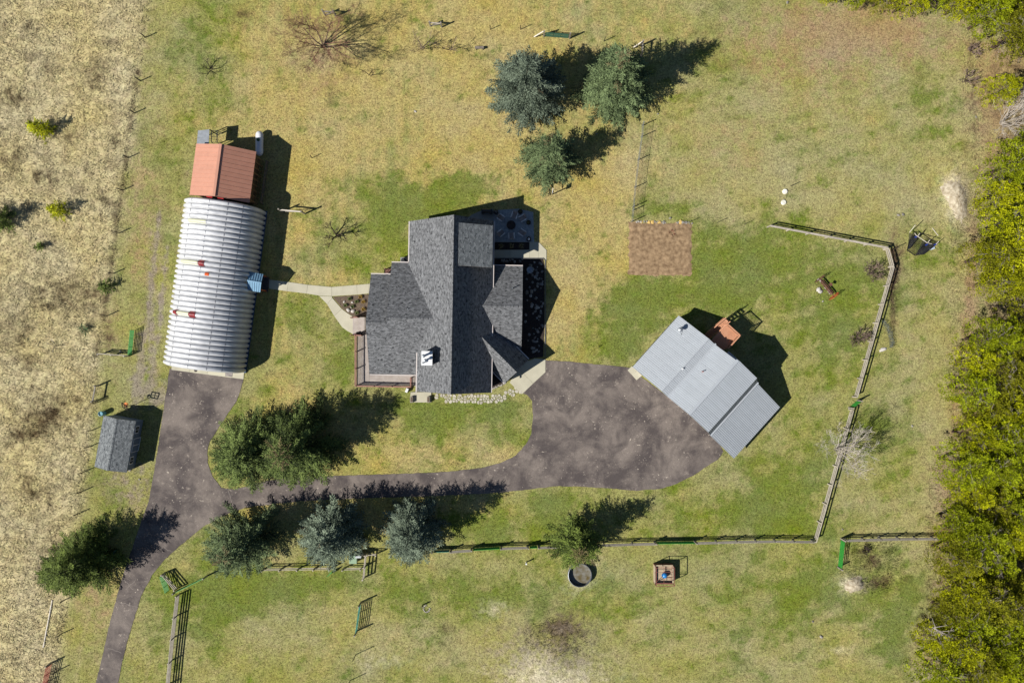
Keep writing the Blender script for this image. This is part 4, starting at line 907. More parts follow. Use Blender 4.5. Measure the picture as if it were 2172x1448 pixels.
board_fence([(1720,1144),(1640,1143),(1560,1144),(1474,1146.5)], 'board fence right of the long green gate, ending at the fence corner', fw2)
board_fence([(1387,1148),(1340,1149),(1280,1151),(1144,1156)], 'board fence half hidden by the tree above the stock tank', fw2)
board_fence([(1118,1156),(1064,1158)], 'short board fence bay between two green gates south of the lawn', fw2)
board_fence([(1000,1162),(958,1165)], 'short board fence bay right of the teal gate', fw2)
board_fence([(2010,1137),(1900,1138),(1790,1141)], 'dark board fence running from the L-shaped green gate into the woods', fw2)
board_fence([(381,1259),(370,1350),(360,1448),(352,1520)], 'three-board fence beside the drive at the lower left corner', levels=(.35,.66,.97,1.28))
board_fence([(561,1205),(635,1204),(703,1203)], 'board fence under the blue spruces along the drive', levels=(.45,1.05))
board_fence([(730,1204),(768,1203)], 'single board fence bay left of the green utility box corner', levels=(.45,1.05))
board_fence([(777,1173),(772,1224)], 'short fence wing crossing beside the green utility box', levels=(.4,.8,1.25), step=1.5)
board_fence([(782,1173),(800,1173)], 'stub of board fence poking into the rightmost spruce of the row', levels=(.6,1.1), step=1.3)
board_fence([(217,751),(273,755)], 'short rail fence from the field to the open green gate', fw, levels=(.45,.8,1.15), step=1.7)
board_fence([(350,1214),(377,1246)], 'short rail fence between the two green entrance gates', fw, levels=(.45,.8,1.15), step=1.7)
def tube_gate(a, c_, h, m, label, n_=6, posts=True, hp=1.5, pm_=None, br=2, name='tube_gate', th=.07):
    a = G(*a); c_ = G(*c_); d = (c_ - a).normalized(); r = empty(name, (a + c_) / 2, label, 'gate'); u = Vector((0,0,1))
    for k in range(n_): z = .15 + (h - .15)*k/(n_-1); bar('bar', a + d*.08 + u*z, c_ - d*.08 + u*z, .05, th, m, r)
    L = (c_ - a).length
    for k in range(br + 2): q = a + d*(.08 + (L-.16)*k/(br+1)); bar('upright', q + u*.12, q + u*(h+.03), .055, .045, m, r)
    if posts:
        for q in (a - d*.1, c_ + d*.1): bar('post', q, q + u*hp, .15, .15, pm_ or fw2, r)
    return r
gg = mat('green_gate', D(50, 150, 55), rough=.5, var=.08); tg = mat('teal_gate', D(50, 135, 115), rough=.5, var=.08); rg = mat('red_gate', D(160, 70, 50), rough=.6, var=.1); dgm = mat('dark_green_gate', D(60, 100, 80), rough=.55, var=.08)
tube_gate((285.5,699), (280,754), 1.1, gg, 'open green tube gate standing beside the gravel track', posts=False)
tube_gate((1471,1147), (1390,1148), 1.15, gg, 'long green gate in the fence above the well box', n_=8)
tube_gate((1061,1158.5), (1003,1162), 1.15, gg, 'green gate left of the short pale fence bay', n_=8)
tube_gate((1140,1156.5), (1122,1157), 1.15, gg, 'narrowest green gate, next to the tree over the stock tank', n_=8, br=0)
tube_gate((955,1165), (920,1166), 1.1, tg, 'teal gate at the foot of the rightmost drive spruce', n_=8)
tube_gate((1783,1143), (1777,1200), 1.2, gg, 'green gate hanging down from the end of the woods fence')
tube_gate((1801,863), (1817,850), 1.2, gg, 'small green gate in the gap of the eastern board fence', n_=8, br=0)
tube_gate((766,1278), (758,1335), 1.35, tg, 'free-standing teal stock gate with posts in the lower pasture', hp=1.9)
tube_gate((348,1216), (360,1252), 1.25, gg, 'green entrance gate nearest the driveway bend', posts=False)
tube_gate((378,1251), (438,1221), 1.25, gg, 'green gate slanting up towards the leftmost drive spruce', pm_=fw2)
tube_gate((697,1218), (709,1207), 1.1, gg, 'small green gate ajar between the fence bays below the drive', posts=False, br=0)
tube_gate((111,1405), (99,1462), 1.3, rg, 'rusty red gate at the lower left edge of the photo')
tube_gate((1155,78), (1206,82), 1.3, dgm, 'dark green gate with a white brace near the top of the lawn', hp=1.8)
tube_gate((252,1162), (238,1195), 1.1, dgm, 'dark green gate in the shadow of the spruce by the drive', posts=False, n_=7)
def pole_brace(a, c_, z0, z1, m, name, label, cat='brace'):
    o = bar(name, G(*a) + Vector((0,0,z0)), G(*c_) + Vector((0,0,z1)), .12, .12, m, None); return tag(o, label, cat)
whp = mat('white_pole', D(225, 215, 200), rough=.6, var=.06)
pole_brace((1133,80), (1152,77), .2, 1.5, whp, 'brace_pole', 'white brace pole leaning on the dark green gate')
def h_brace(a, c_, h, label, m=fw2, diag=True, top=None):
    a = G(*a); c_ = G(*c_); r = empty('brace_posts', (a+c_)/2, label, 'fence posts'); u = Vector((0,0,1))
    for q in (a, c_): bar('post', q, q + u*h, .15, .15, m, r)
    d = (c_ - a).normalized(); bar('cross_rail', a + u*h*.72 + d*.08, c_ + u*h*.72 - d*.08, .13, .13, top or m, r)
    if diag: bar('diagonal', a + u*.2 + d*.08, c_ + u*h*.68 - d*.08, .06, .06, m, r)
    return r
h_brace((600,449), (647,453.5), 2.0, 'pale wooden brace posts standing just east of the silver workshop', top=whp)
h_brace((913,56), (937,58), 1.5, 'pair of braced wooden posts at the top of the golden lawn', top=fw)
h_brace((690,33), (713,35), 1.7, 'braced posts behind the big reddish bare tree')
h_brace((1360,97), (1359,120), 1.8, 'braced posts above the larger green spruce of the north group', top=fw)
h_brace((211,817), (205,850), 1.35, 'braced posts in the field fence just above the garden shed', diag=False)
pole_brace((1343,103), (1359,98), .3, 1.5, whp, 'brace_pole', 'white brace pole leaning on the posts above the north spruces')
steelp = mat('dark_t_post', D(70, 62, 52), rough=.8, var=.1)
def post_line(pts, label, h=1.35, m=steelp, w=.10, name='wire_fence', wires=True, hs=None):
    P = [G(*p) for p in pts]; r = empty(name, P[len(P)//2], label, 'fence')
    for i, q in enumerate(P): bar('post', q, q + Vector((0,0,h if not hs else hs[i])), w, w, m, r)
    if wires:
        for z in (.4, .8, 1.15):
            for k in range(len(P)-1): bar('wire', P[k] + Vector((0,0,z)), P[k+1] + Vector((0,0,z)), .008, .008, m, r)
    return r
post_line([(316,-10),(309,80),(298,172),(286,240),(272,335),(260,404),(254,494),(241,580),(229,669)], 'wire field fence of thin dark posts along the dry field, north half')
post_line([(207,853),(196,912),(190,947),(177,1001),(174,1042),(168,1088),(152,1180),(140,1270),(133,1342),(124,1420)], 'wire field fence of thin dark posts along the dry field, south half', w=.09)
post_line([(1463,471),(1522,472),(1578,476)], 'short row of metal posts running east from the dirt plot', h=1.2, wires=False, w=.05)
for x, y, h_, lb in ((1677,395,1.1,'lone thin stake beside the two white lids'),(1104,63,1.4,'thin stake left of the dark green gate'),(1040,63,1.2,'thin stake in the golden lawn east of the braced posts'),(1281,88,1.4,'thin stake between the gate and the northern spruces'),(755,1387,2.2,'tall thin pole in the pasture below the teal stock gate'),(743,1442,1.9,'thin pole at the bottom edge of the pasture'),(1894,528,1.6,'leaning thin pole between the fence corner and the trampoline'),(662,335,1.1,'thin stake on the lawn east of the salmon shed'),(1270,735,.4,'short stake by the garage lawn')):
    q = G(x, y); o = bar('stake', q, q + Vector((.03,.02,h_)), .07, .07, steelp, None); tag(o, lb, 'stake')
# chain link
cf = empty('chain_link_fence', G(1350,370), 'grey chain-link fence running from the north spruces down to the dirt plot', 'fence')
cpts = [(1361.5,267),(1359.5,291),(1352.5,340),(1345.5,398),(1341.5,440),(1341,447),(1338.5,471)]; CP = [G(*p) for p in cpts]
for k, q in enumerate(CP): bar('post', q, q + Vector((0,0,1.75 if k in (0,1,4,6) else 1.5)), .08, .08, galv, cf)
b = MB(); u = Vector((0,0,1))
for k in range(len(CP)-1):
    a, c_ = CP[k], CP[k+1]; bar('top_rail', a + u*1.45, c_ + u*1.45, .02, .02, galv, cf); L = (c_-a).length; d = (c_-a).normalized(); n_ = int(L/.11)
    for j in range(n_):
        q = a + d*(j*.11)
        for s_ in (1, -1): 
            e_ = q + d*1.45*s_*.25 + u*1.43
            b.tube(q + u*.03, e_, .006, .006, 3, False)
o = b.build('chain_link', galv, cf); o['kind'] = 'stuff'

# ------------------------------------------------------------------ dirt plot
plotm = mat('dug_soil', D(122, 98, 72), D(176, 148, 114), rough=.95, scale=2.2, bump=.8, bscale=6, detail=8)
b = MB(); n_ = 24; PX = lambda i: 1333 + 134*i/n_; PY = lambda j: 472 + 112*j/n_
rn = random.Random(4)
for j in range(n_+1):
    for i in range(n_+1):
        e = (rn.uniform(-2.4,2.4) if i in (0,n_) else 0); f_ = (rn.uniform(-2.4,2.4) if j in (0,n_) else 0)
        q = G(PX(i)+e, PY(j)+f_); edge = i in (0,n_) or j in (0,n_); b.v.append((q.x, q.y, .005 if edge else .05 + rn.uniform(-.02,.05)))
for j in range(n_):
    for i in range(n_): a = j*(n_+1)+i; b.f.append((a, a+n_+1, a+n_+2, a+1))
plot = b.build('garden_plot', plotm, smooth=True); tag(plot, kind='structure')
tanr = mat('tan_slab', D(215, 180, 105), rough=.8, rand=.1); RT = rock_mesh('stone', 60, tanr, .4)
for x, s_ in ((1376,.5),(1384,.55),(1398,.55),(1444,.6),(1361,.4)): inst('stone', RT, G(x, 471, .02), x, plot, (s_, s_*.9, s_*.5))
for k in range(46):
    x = rr.choice([rr.uniform(1342, 1378), rr.uniform(1386,1412), rr.uniform(1435,1468)]); s_ = rr.uniform(.15,.32); inst('stone', RM[rr.randrange(5)], G(x, 471 + rr.uniform(-2,2)+ (x-1400)*.03, 0), rr.uniform(0,6), plot, (s_, s_, s_*.8))
q = G(1421,462.5); o = inst('rock', RM[2], q, 0, None, (.35,.3,.3)); tag(o, 'small white rock just north of the dirt plot', 'rock')
# septic lids
for (x, y, lb) in ((1664.5,406.5,'upper of the two round white lids on the lawn'),(1661.5,429.5,'lower of the two round white lids on the lawn')):
    q = G(x, y); t = MB(); t.lathe(q, [(.32,0),(.32,.12),(.27,.17),(.02,.19)], 18); o = t.build('septic_lid', mat('lid_white', D(240,236,220), rough=.6)); tag(o, lb, 'lid', 'round white lids'); q2 = t
# implement with two wheels
im = empty('hay_rake', G(1753,609), 'old rusty two-wheeled farm implement set out with pale rocks', 'farm implement'); rus = mat('rust', D(125, 85, 68), D(90, 62, 55), rough=.9, rand=.1); rus2 = mat('orange_rust', D(190, 90, 50), rough=.9)
a_, c_ = G(1739,591,.7), G(1769,628,.7); d = (c_-a_).normalized(); s_ = Vector((-d.y, d.x, 0)); u = Vector((0,0,1))
bar('axle', a_, c_, .09, .09, rus, im)
for q, m_ in ((a_, rus), (c_, rus2)):
    t = MB(); n_ = 22; R_ = .7
    for k in range(n_):
        t0, t1 = 2*math.pi*k/n_, 2*math.pi*(k+1)/n_; t.tube(q + s_*R_*math.cos(t0) + u*R_*math.sin(t0), q + s_*R_*math.cos(t1) + u*R_*math.sin(t1), .035, .035, 4, False)
    for k in range(11): t0 = 2*math.pi*k/11; t.tube(q, q + s_*R_*math.cos(t0) + u*R_*math.sin(t0), .015, .015, 3, False)
    t.build('wheel', m_, im)
for k in range(7): q = a_.lerp(c_, (k+1)/8); bar('tine', q, q - s_*.45 - u*.55, .03, .05, rus, im)
for k in range(2): o_ = s_*(-.12*k-.08) ; bar('frame_board', a_.lerp(c_,.12) + s_*(.3*k-.1) - u*.12, a_.lerp(c_,.88) + s_*(.3*k-.1) - u*.12, .13, .04, rus, im)
bar('seat_bar', a_.lerp(c_,.5), a_.lerp(c_,.5) + s_*.7 - u*.3, .08, .05, rus, im); t = MB(); q = a_.lerp(c_,.5) + s_*.55; t.lathe(q, [(.05,0),(.2,.08),(.22,.12)], 10); t.build('seat', rus, im)
for i, (x, y, sz) in enumerate(((1739,592,.38),(1744,595,.36),(1739,613,.6),(1742,617,.55),(1755,609,.35),(1761,616,.42),(1764,621,.36),(1748,638,.2),(1738,611,.3))):
    o = inst('rock', rock_mesh('rock', 70+i, palest), G(x-3, y+1), i, None, (sz*1.15, sz*.95, sz*.9))
    tag(o, ['pale rock by the upper wheel of the rusty implement','second pale rock inside the upper wheel of the implement','largest pale rock left of the implement seat','big pale rock just below the largest one at the implement','small pale rock under the middle of the implement axle','pale rock near the orange wheel, larger','pale rock near the orange wheel, closest to it','small pale stone in grass south of the implement','smaller rock tucked against the largest pale rock'][i], 'rock', 'rocks round the implement')
# trampoline frame with collapsed net
tr = empty('trampoline', G(1952,512), 'collapsed trampoline frame with white poles and a torn black net', 'trampoline'); net = mat('black_net', (.012,.012,.016,1), rough=.8)
def Z5(x, y, z=0): return G(1880 + x/14.48, 460 + y/14.48, z)
for a, c_, z0, z1 in (((710,480),(890,250),.9,2.0),((920,570),(1230,780),1.1,1.1),((870,500),(920,570),.9,1.1),((1230,830),(1340,710),.6,1.6),((1500,870),(1610,750),.6,1.5),((1410,345),(1590,575),.05,.05),((930,640),(1030,500),.7,1.6),((1230,790),(1400,830),1.1,.9)):
    bar('pole', Z5(*a, z0), Z5(*c_, z1), .055, .055, whp, tr)
for a, c_, z0, z1 in (((700,500),(1570,740),.9,.9),((620,1020),(880,1190),.1,.1),((880,1190),(1250,810),.1,.7),((750,930),(1000,590),.2,1.0),((1030,600),(1200,390),.5,.2)):
    bar('frame_tube', Z5(*a, z0), Z5(*c_, z1), .05, .05, steelp, tr)
def netsheet(P_, nu, nv_, r_=.016):
    t = MB()
    def Q(a, b_): 
        w = P_[0].lerp(P_[1], a); v = P_[3].lerp(P_[2], a); p = w.lerp(v, b_); return p + Vector((0,0,.12*math.sin(7*a+3*b_)))
    for i in range(nu+1):
        for j in range(6): t.tube(Q(i/nu, j/6), Q(i/nu, (j+1)/6), r_, r_, 3, False)
    for j in range(nv_+1):
        for i in range(6): t.tube(Q(i/6, j/nv_), Q((i+1)/6, j/nv_), r_, r_, 3, False)
    o = t.build('net', net, tr); o['kind'] = 'stuff'
netsheet([Z5(700,520,.9), Z5(960,620,1.0), Z5(760,930,.3), Z5(630,1030,.1)], 20, 34, .014)
netsheet([Z5(1110,740,.9), Z5(1540,830,.8), Z5(1170,1150,.3), Z5(890,1180,.1)], 28, 34, .014)
netsheet([Z5(980,690,.5), Z5(1250,780,.5), Z5(880,1190,.1), Z5(640,1020,.1)], 12, 16, .01)
t = MB(); t.box(Z5(1400,970,.1), .7, .25, .1, .3); t.build('pad', mat('pale_pad', D(190,205,225), rough=.5), tr)
t = MB(); t.box(Z5(920,610,.95), .35, .2, .1, .3); t.box(Z5(1235,845,.7), .35, .2, .1, .5); t.box(Z5(1500,850,.8), .35, .2, .1, .5); t.build('foam_sleeve', mat('blue_foam', D(40,60,150), rough=.5), tr)
# well box with blue tank
wb = empty('well_box', G(1409,1216), 'square plank box with a pipe frame around a blue pressure ball', 'well box'); wm_ = mat('box_plank', D(172, 150, 125), D(195, 178, 150), rough=.85, rand=.1); rbm = mat('red_brown_board', D(135, 85, 75), rough=.8, rand=.1)
cx_, cy_ = G(1405,1213).x, G(1405,1213).y; w_ = 1.1
b0 = Vector((cx_, cy_, 0)); cor = [b0 + Vector((sx*w_, sy*w_, 0)) for sx, sy in ((-1,-1),(1,-1),(1,1),(-1,1))]
for k in range(4):
    a, c_ = cor[k], cor[(k+1)%4]
    for z in (.2, .5, .8): bar('side_board', a + u*z, c_ + u*z, .05, .28, wm_ if k in (0,3) else rbm, wb)
    bar('cap_board', a + u*.97, c_ + u*.97, .14, .04, wm_ if k else rbm, wb); bar('post', a, a + u*1.95, .07, .07, rbm, wb); bar('frame_bar', a + u*1.95, c_ + u*1.95, .06, .06, rbm, wb)
for k in range(12): x = -w_ + .1 + k*.18; bar('floor_board', b0 + Vector((-w_+.05, x, .55)), b0 + Vector((w_-.05, x, .55)), .165, .03, wm_, wb)
for a, c_ in (((0,-w_),(0,w_)),((-w_,.3),(w_,.3)),((0,-.3),(w_,-.3)),((-w_,-w_),(0,0))): bar('pipe', b0 + Vector((a[0],a[1],1.0)), b0 + Vector((c_[0],c_[1],1.0)), .035, .035, rbm, wb)
blu = mat('blue_tank', D(40, 130, 200), rough=.3, var=.1); t = MB(); t.lathe(b0 + Vector((.1,-.12,.56)), [(.12,0),(.3,.12),(.36,.32),(.3,.52),(.14,.64),(.02,.66)], 20); o = t.build('pressure_tank', blu, wb, smooth=True)
# stock tank
st = empty('stock_tank', G(1229,1216), 'round galvanised stock tank with shallow water below the tree', 'stock tank'); q = G(1229,1216); t = MB()
R_ = 1.45; t.lathe(q, [(R_,0),(R_,.72),(R_-.05,.74),(R_-.06,.7),(R_-.06,.1)], 40); t.f.pop(); t.build('wall', mat('tank_steel', D(130,135,142), rough=.45, metal=.4, var=.15), st)
t = MB(); t.lathe(q, [(R_-.06,.0),(R_-.06,.14)], 40); wat = mat('tank_water', D(98, 84, 44), D(140, 138, 130), rough=.12, scale=1.6, detail=4); t.build('water', wat, st)
# utility boxes
ub = empty('utility_box', G(750,1184), 'pale green metal utility box standing beside the board fence', 'utility box'); q = G(752,1181); t = MB(); t.box(q + u*.5, .85, 1.0, 1.0); t.build('cabinet', mat('utility_green', D(150,175,145), rough=.6, var=.05), ub); t = MB(); t.box(q + u*1.02, .9, 1.05, .04); t.build('lid', MATS['utility_green'], ub)
q = G(764.5,1174); t = MB(); t.box(q + u*.75, .7, .25, 1.5); o = t.build('meter_box', mat('meter_white', D(210,215,215), rough=.6)); tag(o, 'narrow white meter box right behind the pale green utility box', 'meter box')
q = G(1116,1191.5); t = MB(); t.lathe(q, [(.08,0),(.08,.85),(.1,.86),(.1,.92)], 10); o = t.build('hydrant_post', whitep); tag(o, 'small white-topped standpipe in the pasture near the narrow green gate', 'standpipe')
# ring of rocks, pipe, barrel, whirligig, bits
fr_ = empty('rock_ring', G(905,1290), 'small ring of pale stones in the lower pasture', 'rock ring')
for k in range(9): t_ = k/11*6.28; inst('stone', RM[k%5], G(905 + 6.5*math.cos(t_), 1290 + 7.5*math.sin(t_)), k, fr_, (.26,.2,.16))
q = G(897,1282); bar('stake', q, q + u*.9, .12, .12, gt, fr_)
a_, c_ = G(111,1272,.12), G(92,1372,.12); t = MB(); t.tube(a_, c_, .09, .09, 10); o = t.build('white_pipe', whp); tag(o, 'long white pipe lying in the dry field at the lower left', 'pipe')
q = G(221,876); t = MB(); t.lathe(q, [(.28,0),(.31,.45),(.28,.9),(.3,.92),(.26,.93),(.25,.8)], 16); o = t.build('barrel', mat('teal_barrel', D(90,150,165), rough=.4, var=.1)); tag(o, 'open teal barrel at the corner of the blue-grey shed', 'barrel')
wg = empty('wind_spinner', G(285,858), 'pole with an orange pinwheel and a square frame beside the garden shed', 'wind spinner'); q = G(285,858); bar('pole', q, q + u*2.2, .06, .06, steelp, wg)
fc = q + u*2.5; fd = Vector((.6,-.8,0)); 
cs = [fc + fd*.55*sx + u*.55*sz for sx, sz in ((-1,0),(0,-1),(1,0),(0,1))]
for k in range(4): bar('frame_bar', cs[k], cs[(k+1)%4], .1, .08, steelp, wg)
bar('frame_bar', cs[0].lerp(cs[1],.5), cs[2].lerp(cs[3],.5), .05, .05, steelp, wg); bar('frame_bar', cs[1].lerp(cs[2],.5), cs[3].lerp(cs[0],.5), .05, .05, steelp, wg)
t = MB()
for k in range(8): t_ = k/8*6.28; t.quad(q + Vector((-.1,.15,1.9)), q + Vector((-.1+.3*math.cos(t_), .15+.3*math.sin(t_), 1.95)), q + Vector((-.1+.28*math.cos(t_+.5), .15+.28*math.sin(t_+.5), 1.85)))
t.build('petals', mat('orange_petal', D(240,110,50), rough=.5), wg)
# coil of wire and brush by the east fence
def tangle(px, py, rx, ry, n_, r_, h_, m, seed, name, label, cat, ang=0):
    rn = random.Random(seed); t = MB(); c_ = G(px, py)
    for k in range(n_):
        a = rn.uniform(0, 6.28); p = c_ + Vector((rn.gauss(0, rx*S*.5), rn.gauss(0, ry*S*.5), rn.uniform(.02, h_)))
        dx = Vector((math.cos(a), math.sin(a), rn.uniform(-.2,.3))); L = rn.uniform(.3,.9); q = p + dx*L; q.z = max(q.z, .02); t.tube(p, q, r_, r_*.6, 3, False)
    return tag(t.build(name, m), label, cat)
wirem = mat('old_wire', D(120,130,140), rough=.5, metal=.4)
t = MB(); rn = random.Random(8); path = [(1874,680),(1880,690),(1886,700),(1889,712),(1892,725),(1891,738)]
for i in range(len(path)-1):
    for k in range(9):
        f_ = k/9; x = path[i][0]*(1-f_)+path[i+1][0]*f_; y = path[i][1]*(1-f_)+path[i+1][1]*f_; c_ = G(x, y, .3); R_ = .28
        for j in range(8): a0, a1 = j/8*6.28, (j+1)/8*6.28; w_ = Vector((rn.uniform(-.1,.1), rn.uniform(-.1,.1), 0)); t.tube(c_ + Vector((R_*math.cos(a0), .12*math.cos(a0), R_*math.sin(a0))) + w_, c_ + Vector((R_*math.cos(a1), .12*math.cos(a1), R_*math.sin(a1))) + w_, .012, .012, 3, False)
tag(t.build('wire_roll', wirem), 'unrolled coil of old fence wire on the grass east of the fence', 'wire coil')
o = inst('rock', rock_mesh('rock', 90, palest), G(1873,741), .4, None, (1.1,.5,.4)); tag(o, 'low whitish log-shaped rock below the wire coil', 'rock')
tangle(1895,560,6,30,120,.02,.25,mat('brush_dark', D(95,75,60), rough=.9, var=.3), 3, 'brush_pile', 'brown brush and debris heaped behind the fence corner', 'brush pile')
tangle(1890,615,5,30,60,.018,.2,MATS['brush_dark'], 4, 'brush_pile', 'thin line of dead brush along the fence below the corner', 'brush pile')
for i, (x, y, sz) in enumerate(((1894,549,.3),(1897,556,.32),(1899,570,.3),(1895,580,.28),(1787,1122,.3),(1864,1138,.35),(1835,1144,.3),(2070,248,.3),(1742,1350,.5),(1724,1317,.35),(1965,1416,.5),(1935,903,.35),(881,237,.35),(255,745,.35),(296,1016,.35),(276,995,.5),(1915,455,.45),(1905,456,.4),(1396,242,.3),(1265,284,.3),(1670,6,.4),(880,300,.01))):
    if sz < .05: continue
    o = inst('rock', RM[i % 5], G(x, y), i*.7, None, (sz, sz*.8, sz*.6)); tag(o, 'pale rock in the grass ' + ['in the brush just below the fence corner','in the brush, second below the fence corner','in the brush, third below the fence corner','in the brush, lowest near the fence bend','left of the woods fence above the hanging green gate','on the line of the woods fence shadow','at the foot of the woods fence','beside the bare thicket at the right','in the lower right pasture','above the other one in the lower right pasture','near the bottom right trees','lying alone right of the leafless whitish tree','like a small square lid on the golden lawn','just left of the open green gate post','below the garden shed, near the asphalt','right below the garden shed','by the trampoline, right one','by the trampoline, left one','at the tip of the big spruce shadow','in the smallest north spruce shadow','at the top edge of the brown grass'][i], 'rock', 'loose pale rocks in the grass')
white_b = mat('white_block', D(235,235,235), rough=.6)
q = G(864,827); t = MB(); t.box(q + u*.3, .3, .5, .6, -.4); o = t.build('white_cabinet', white_b); tag(o, 'small white box standing at the deck corner', 'box')
for x, lb in ((873.5,'left planter box on the front stoop'),(909,'right planter box on the front stoop')):
    q = G(x, 847, .14); pb = empty('planter_box', q, lb, 'planter'); t = MB(); t.box(q + u*.22, .34, .7, .42); t.build('box', mat('planter_stone', D(170,162,150), rough=.8), pb); t = MB(); t.box(q + u*.445, .22, .56, .03); t.build('soil', soil, pb)
# bird-bath ring in the rock bed, tree stump by spruce, tyre swing
q = G(1124,573,.04); t = MB(); t.lathe(q, [(.3,.1),(.42,.3),(.38,.33),(.25,.2),(.02,.17)], 18); o = t.build('bird_bath', mat('pale_ceramic', D(160,170,178), rough=.5)); tag(o, 'round grey bird bath at the top of the rock bed', 'bird bath')
q = G(1172,412); ts = empty('basketball_hoop', q, 'short pole with a white backboard and dark ring below the smallest north spruce', 'hoop'); bar('pole', q, q + u*2.0, .1, .1, steelp, ts)
bar('backboard', q + Vector((-.15,-.25,2.1)), q + Vector((-.05,.3,2.1)), .05, .6, whitep, ts); t = MB()
for k in range(16): a0, a1 = k/16*6.28, (k+1)/16*6.28; t.tube(q + Vector((.28+.25*math.cos(a0), .25*math.sin(a0), 1.9)), q + Vector((.28+.25*math.cos(a1), .25*math.sin(a1), 1.9)), .02, .02, 3, False)
t.build('hoop', steelp, ts)
q = G(594,886,.0); t = MB(); t.lathe(q, [(.25,0),(.25,.05),(.05,.07)], 12); o = t.build('blue_lid', blu); tag(o, 'small blue lid lying in the shade of the twin spruces', 'lid')
q = G(1017,104); bn = empty('bench', q, 'small grey bench near the two little bare trees', 'bench'); 
for dx in (-.4,.4): bar('leg', q + Vector((dx,0,0)), q + Vector((dx,0,.42)), .06, .3, gt, bn)
bar('seat', q + Vector((-.55,0,.44)), q + Vector((.55,0,.44)), .32, .05, gt, bn)

# heaps of pale soil
heapm = mat('pale_soil', D(150, 134, 108), D(214, 202, 178), rough=.95, scale=2.4, bump=1, bscale=6, detail=8)
for pts_, hh_, lb in (([(1996,398),(2008,388),(2022,382),(2034,384),(2044,396),(2048,412),(2050,430),(2050,452),(2044,466),(2034,470),(2024,462),(2016,444),(2008,430),(2000,416)], .32, 'long heap of pale sandy soil at the foot of the woods'),([(1788,1244),(1796,1232),(1810,1222),(1826,1220),(1832,1232),(1830,1248),(1816,1252),(1800,1256)], .35, 'small heap of pale soil in the lower right pasture')):
    n_ = len(pts_); cx_ = sum(p[0] for p in pts_)/n_; cy_ = sum(p[1] for p in pts_)/n_; b = MB(); rn = random.Random(n_)
    rp_ = smooth_poly(pts_, 2); n_ = len(rp_)
    for f_, z in ((1.08, -.05), (.93, .12), (.7, .6), (.4, .9), (.08, 1)):
        for p in rp_: j = rn.uniform(.93, 1.07); q = G(cx_ + (p[0]-cx_)*f_*j, cy_ + (p[1]-cy_)*f_*j); b.v.append((q.x, q.y, z*hh_ + rn.uniform(-.03, .05) + (hh_*.8 if z > 0 else 0)*0))
    for j in range(4):
        for k in range(n_): k2 = (k+1) % n_; b.f.append((j*n_+k2, j*n_+k, (j+1)*n_+k, (j+1)*n_+k2))
    b.f.append(tuple(4*n_+k for k in range(n_))[::-1]); 
    for i_, v in enumerate(b.v): b.v[i_] = (v[0], v[1], v[2] + float(relief(np.array([v[0]]), np.array([v[1]]))[0]) * .9)
    o = b.build('soil_heap', heapm, smooth=True); tag(o, lb, 'soil heap')

# ------------------------------------------------------------------ vegetation
def leaf_mat(name, dark, light, brown=(.16,.11,.06,1), trans=.15):
    m = bpy.data.materials.new(name); m.use_nodes = True; n, l = nt(m); b = n['Principled BSDF']; b.inputs['Roughness'].default_value = .65; b.inputs['Specular IOR Level'].default_value = .1
    A = n.new('ShaderNodeAttribute'); A.attribute_name = 'tint'; sp = n.new('ShaderNodeSeparateColor'); l.new(A.outputs['Color'], sp.inputs[0])
    mx = n.new('ShaderNodeMix'); mx.data_type = 'RGBA'; l.new(sp.outputs[0], mx.inputs['Factor']); mx.inputs['A'].default_value = dark; mx.inputs['B'].default_value = light
    m2 = n.new('ShaderNodeMix'); m2.data_type = 'RGBA'; l.new(sp.outputs[1], m2.inputs['Factor']); l.new(mx.outputs['Result'], m2.inputs['A']); m2.inputs['B'].default_value = brown
    oi = n.new('ShaderNodeObjectInfo'); mr = n.new('ShaderNodeMapRange'); l.new(oi.outputs['Random'], mr.inputs[0]); mr.inputs[3].default_value = .85; mr.inputs[4].default_value = 1.15
    hs = n.new('ShaderNodeHueSaturation'); l.new(m2.outputs['Result'], hs.inputs['Color']); l.new(mr.outputs[0], hs.inputs['Value']); l.new(hs.outputs[0], b.inputs['Base Color'])
    m.cycles.emission_sampling = 'NONE' if hasattr(m, 'cycles') else 'NONE'
    return m
barkm = mat('bark', D(95, 75, 62), D(70, 55, 46), rough=.95, scale=6)
def unit(v): return v / np.maximum(np.linalg.norm(v, axis=1, keepdims=True), 1e-6)
def leaves(P, Dr, L, W, rs, tilt=.5):
    "one leaf-sized folded rhomb per row: position, direction, length, width"
    n_ = len(P); Dr = unit(Dr); up = np.tile([0, 0, 1.], (n_, 1)) + rs.normal(0, tilt, (n_, 3)); sd = unit(np.cross(Dr, up)); nn = unit(np.cross(sd, Dr))
    L = L[:, None]; W = W[:, None]
    a = P; b_ = P + Dr*L*.5 + sd*W*.5 + nn*W*.12; c_ = P + Dr*L; d_ = P + Dr*L*.5 - sd*W*.5 + nn*W*.12
    V = np.stack([a, b_, c_, d_], 1).reshape(-1, 3); F = np.arange(n_*4).reshape(-1, 4); return V, F
def crown_mesh(name, V, F, tint, m):
    me = mesh_np(name, V, F, [m]); at = me.color_attributes.new('tint', 'FLOAT_COLOR', 'POINT'); C = np.zeros((len(V), 4), np.float32); C[:, 0] = np.repeat(tint[:, 0], 4); C[:, 1] = np.repeat(tint[:, 1], 4); C[:, 3] = 1
    at.data.foreach_set('color', C.ravel()); return me
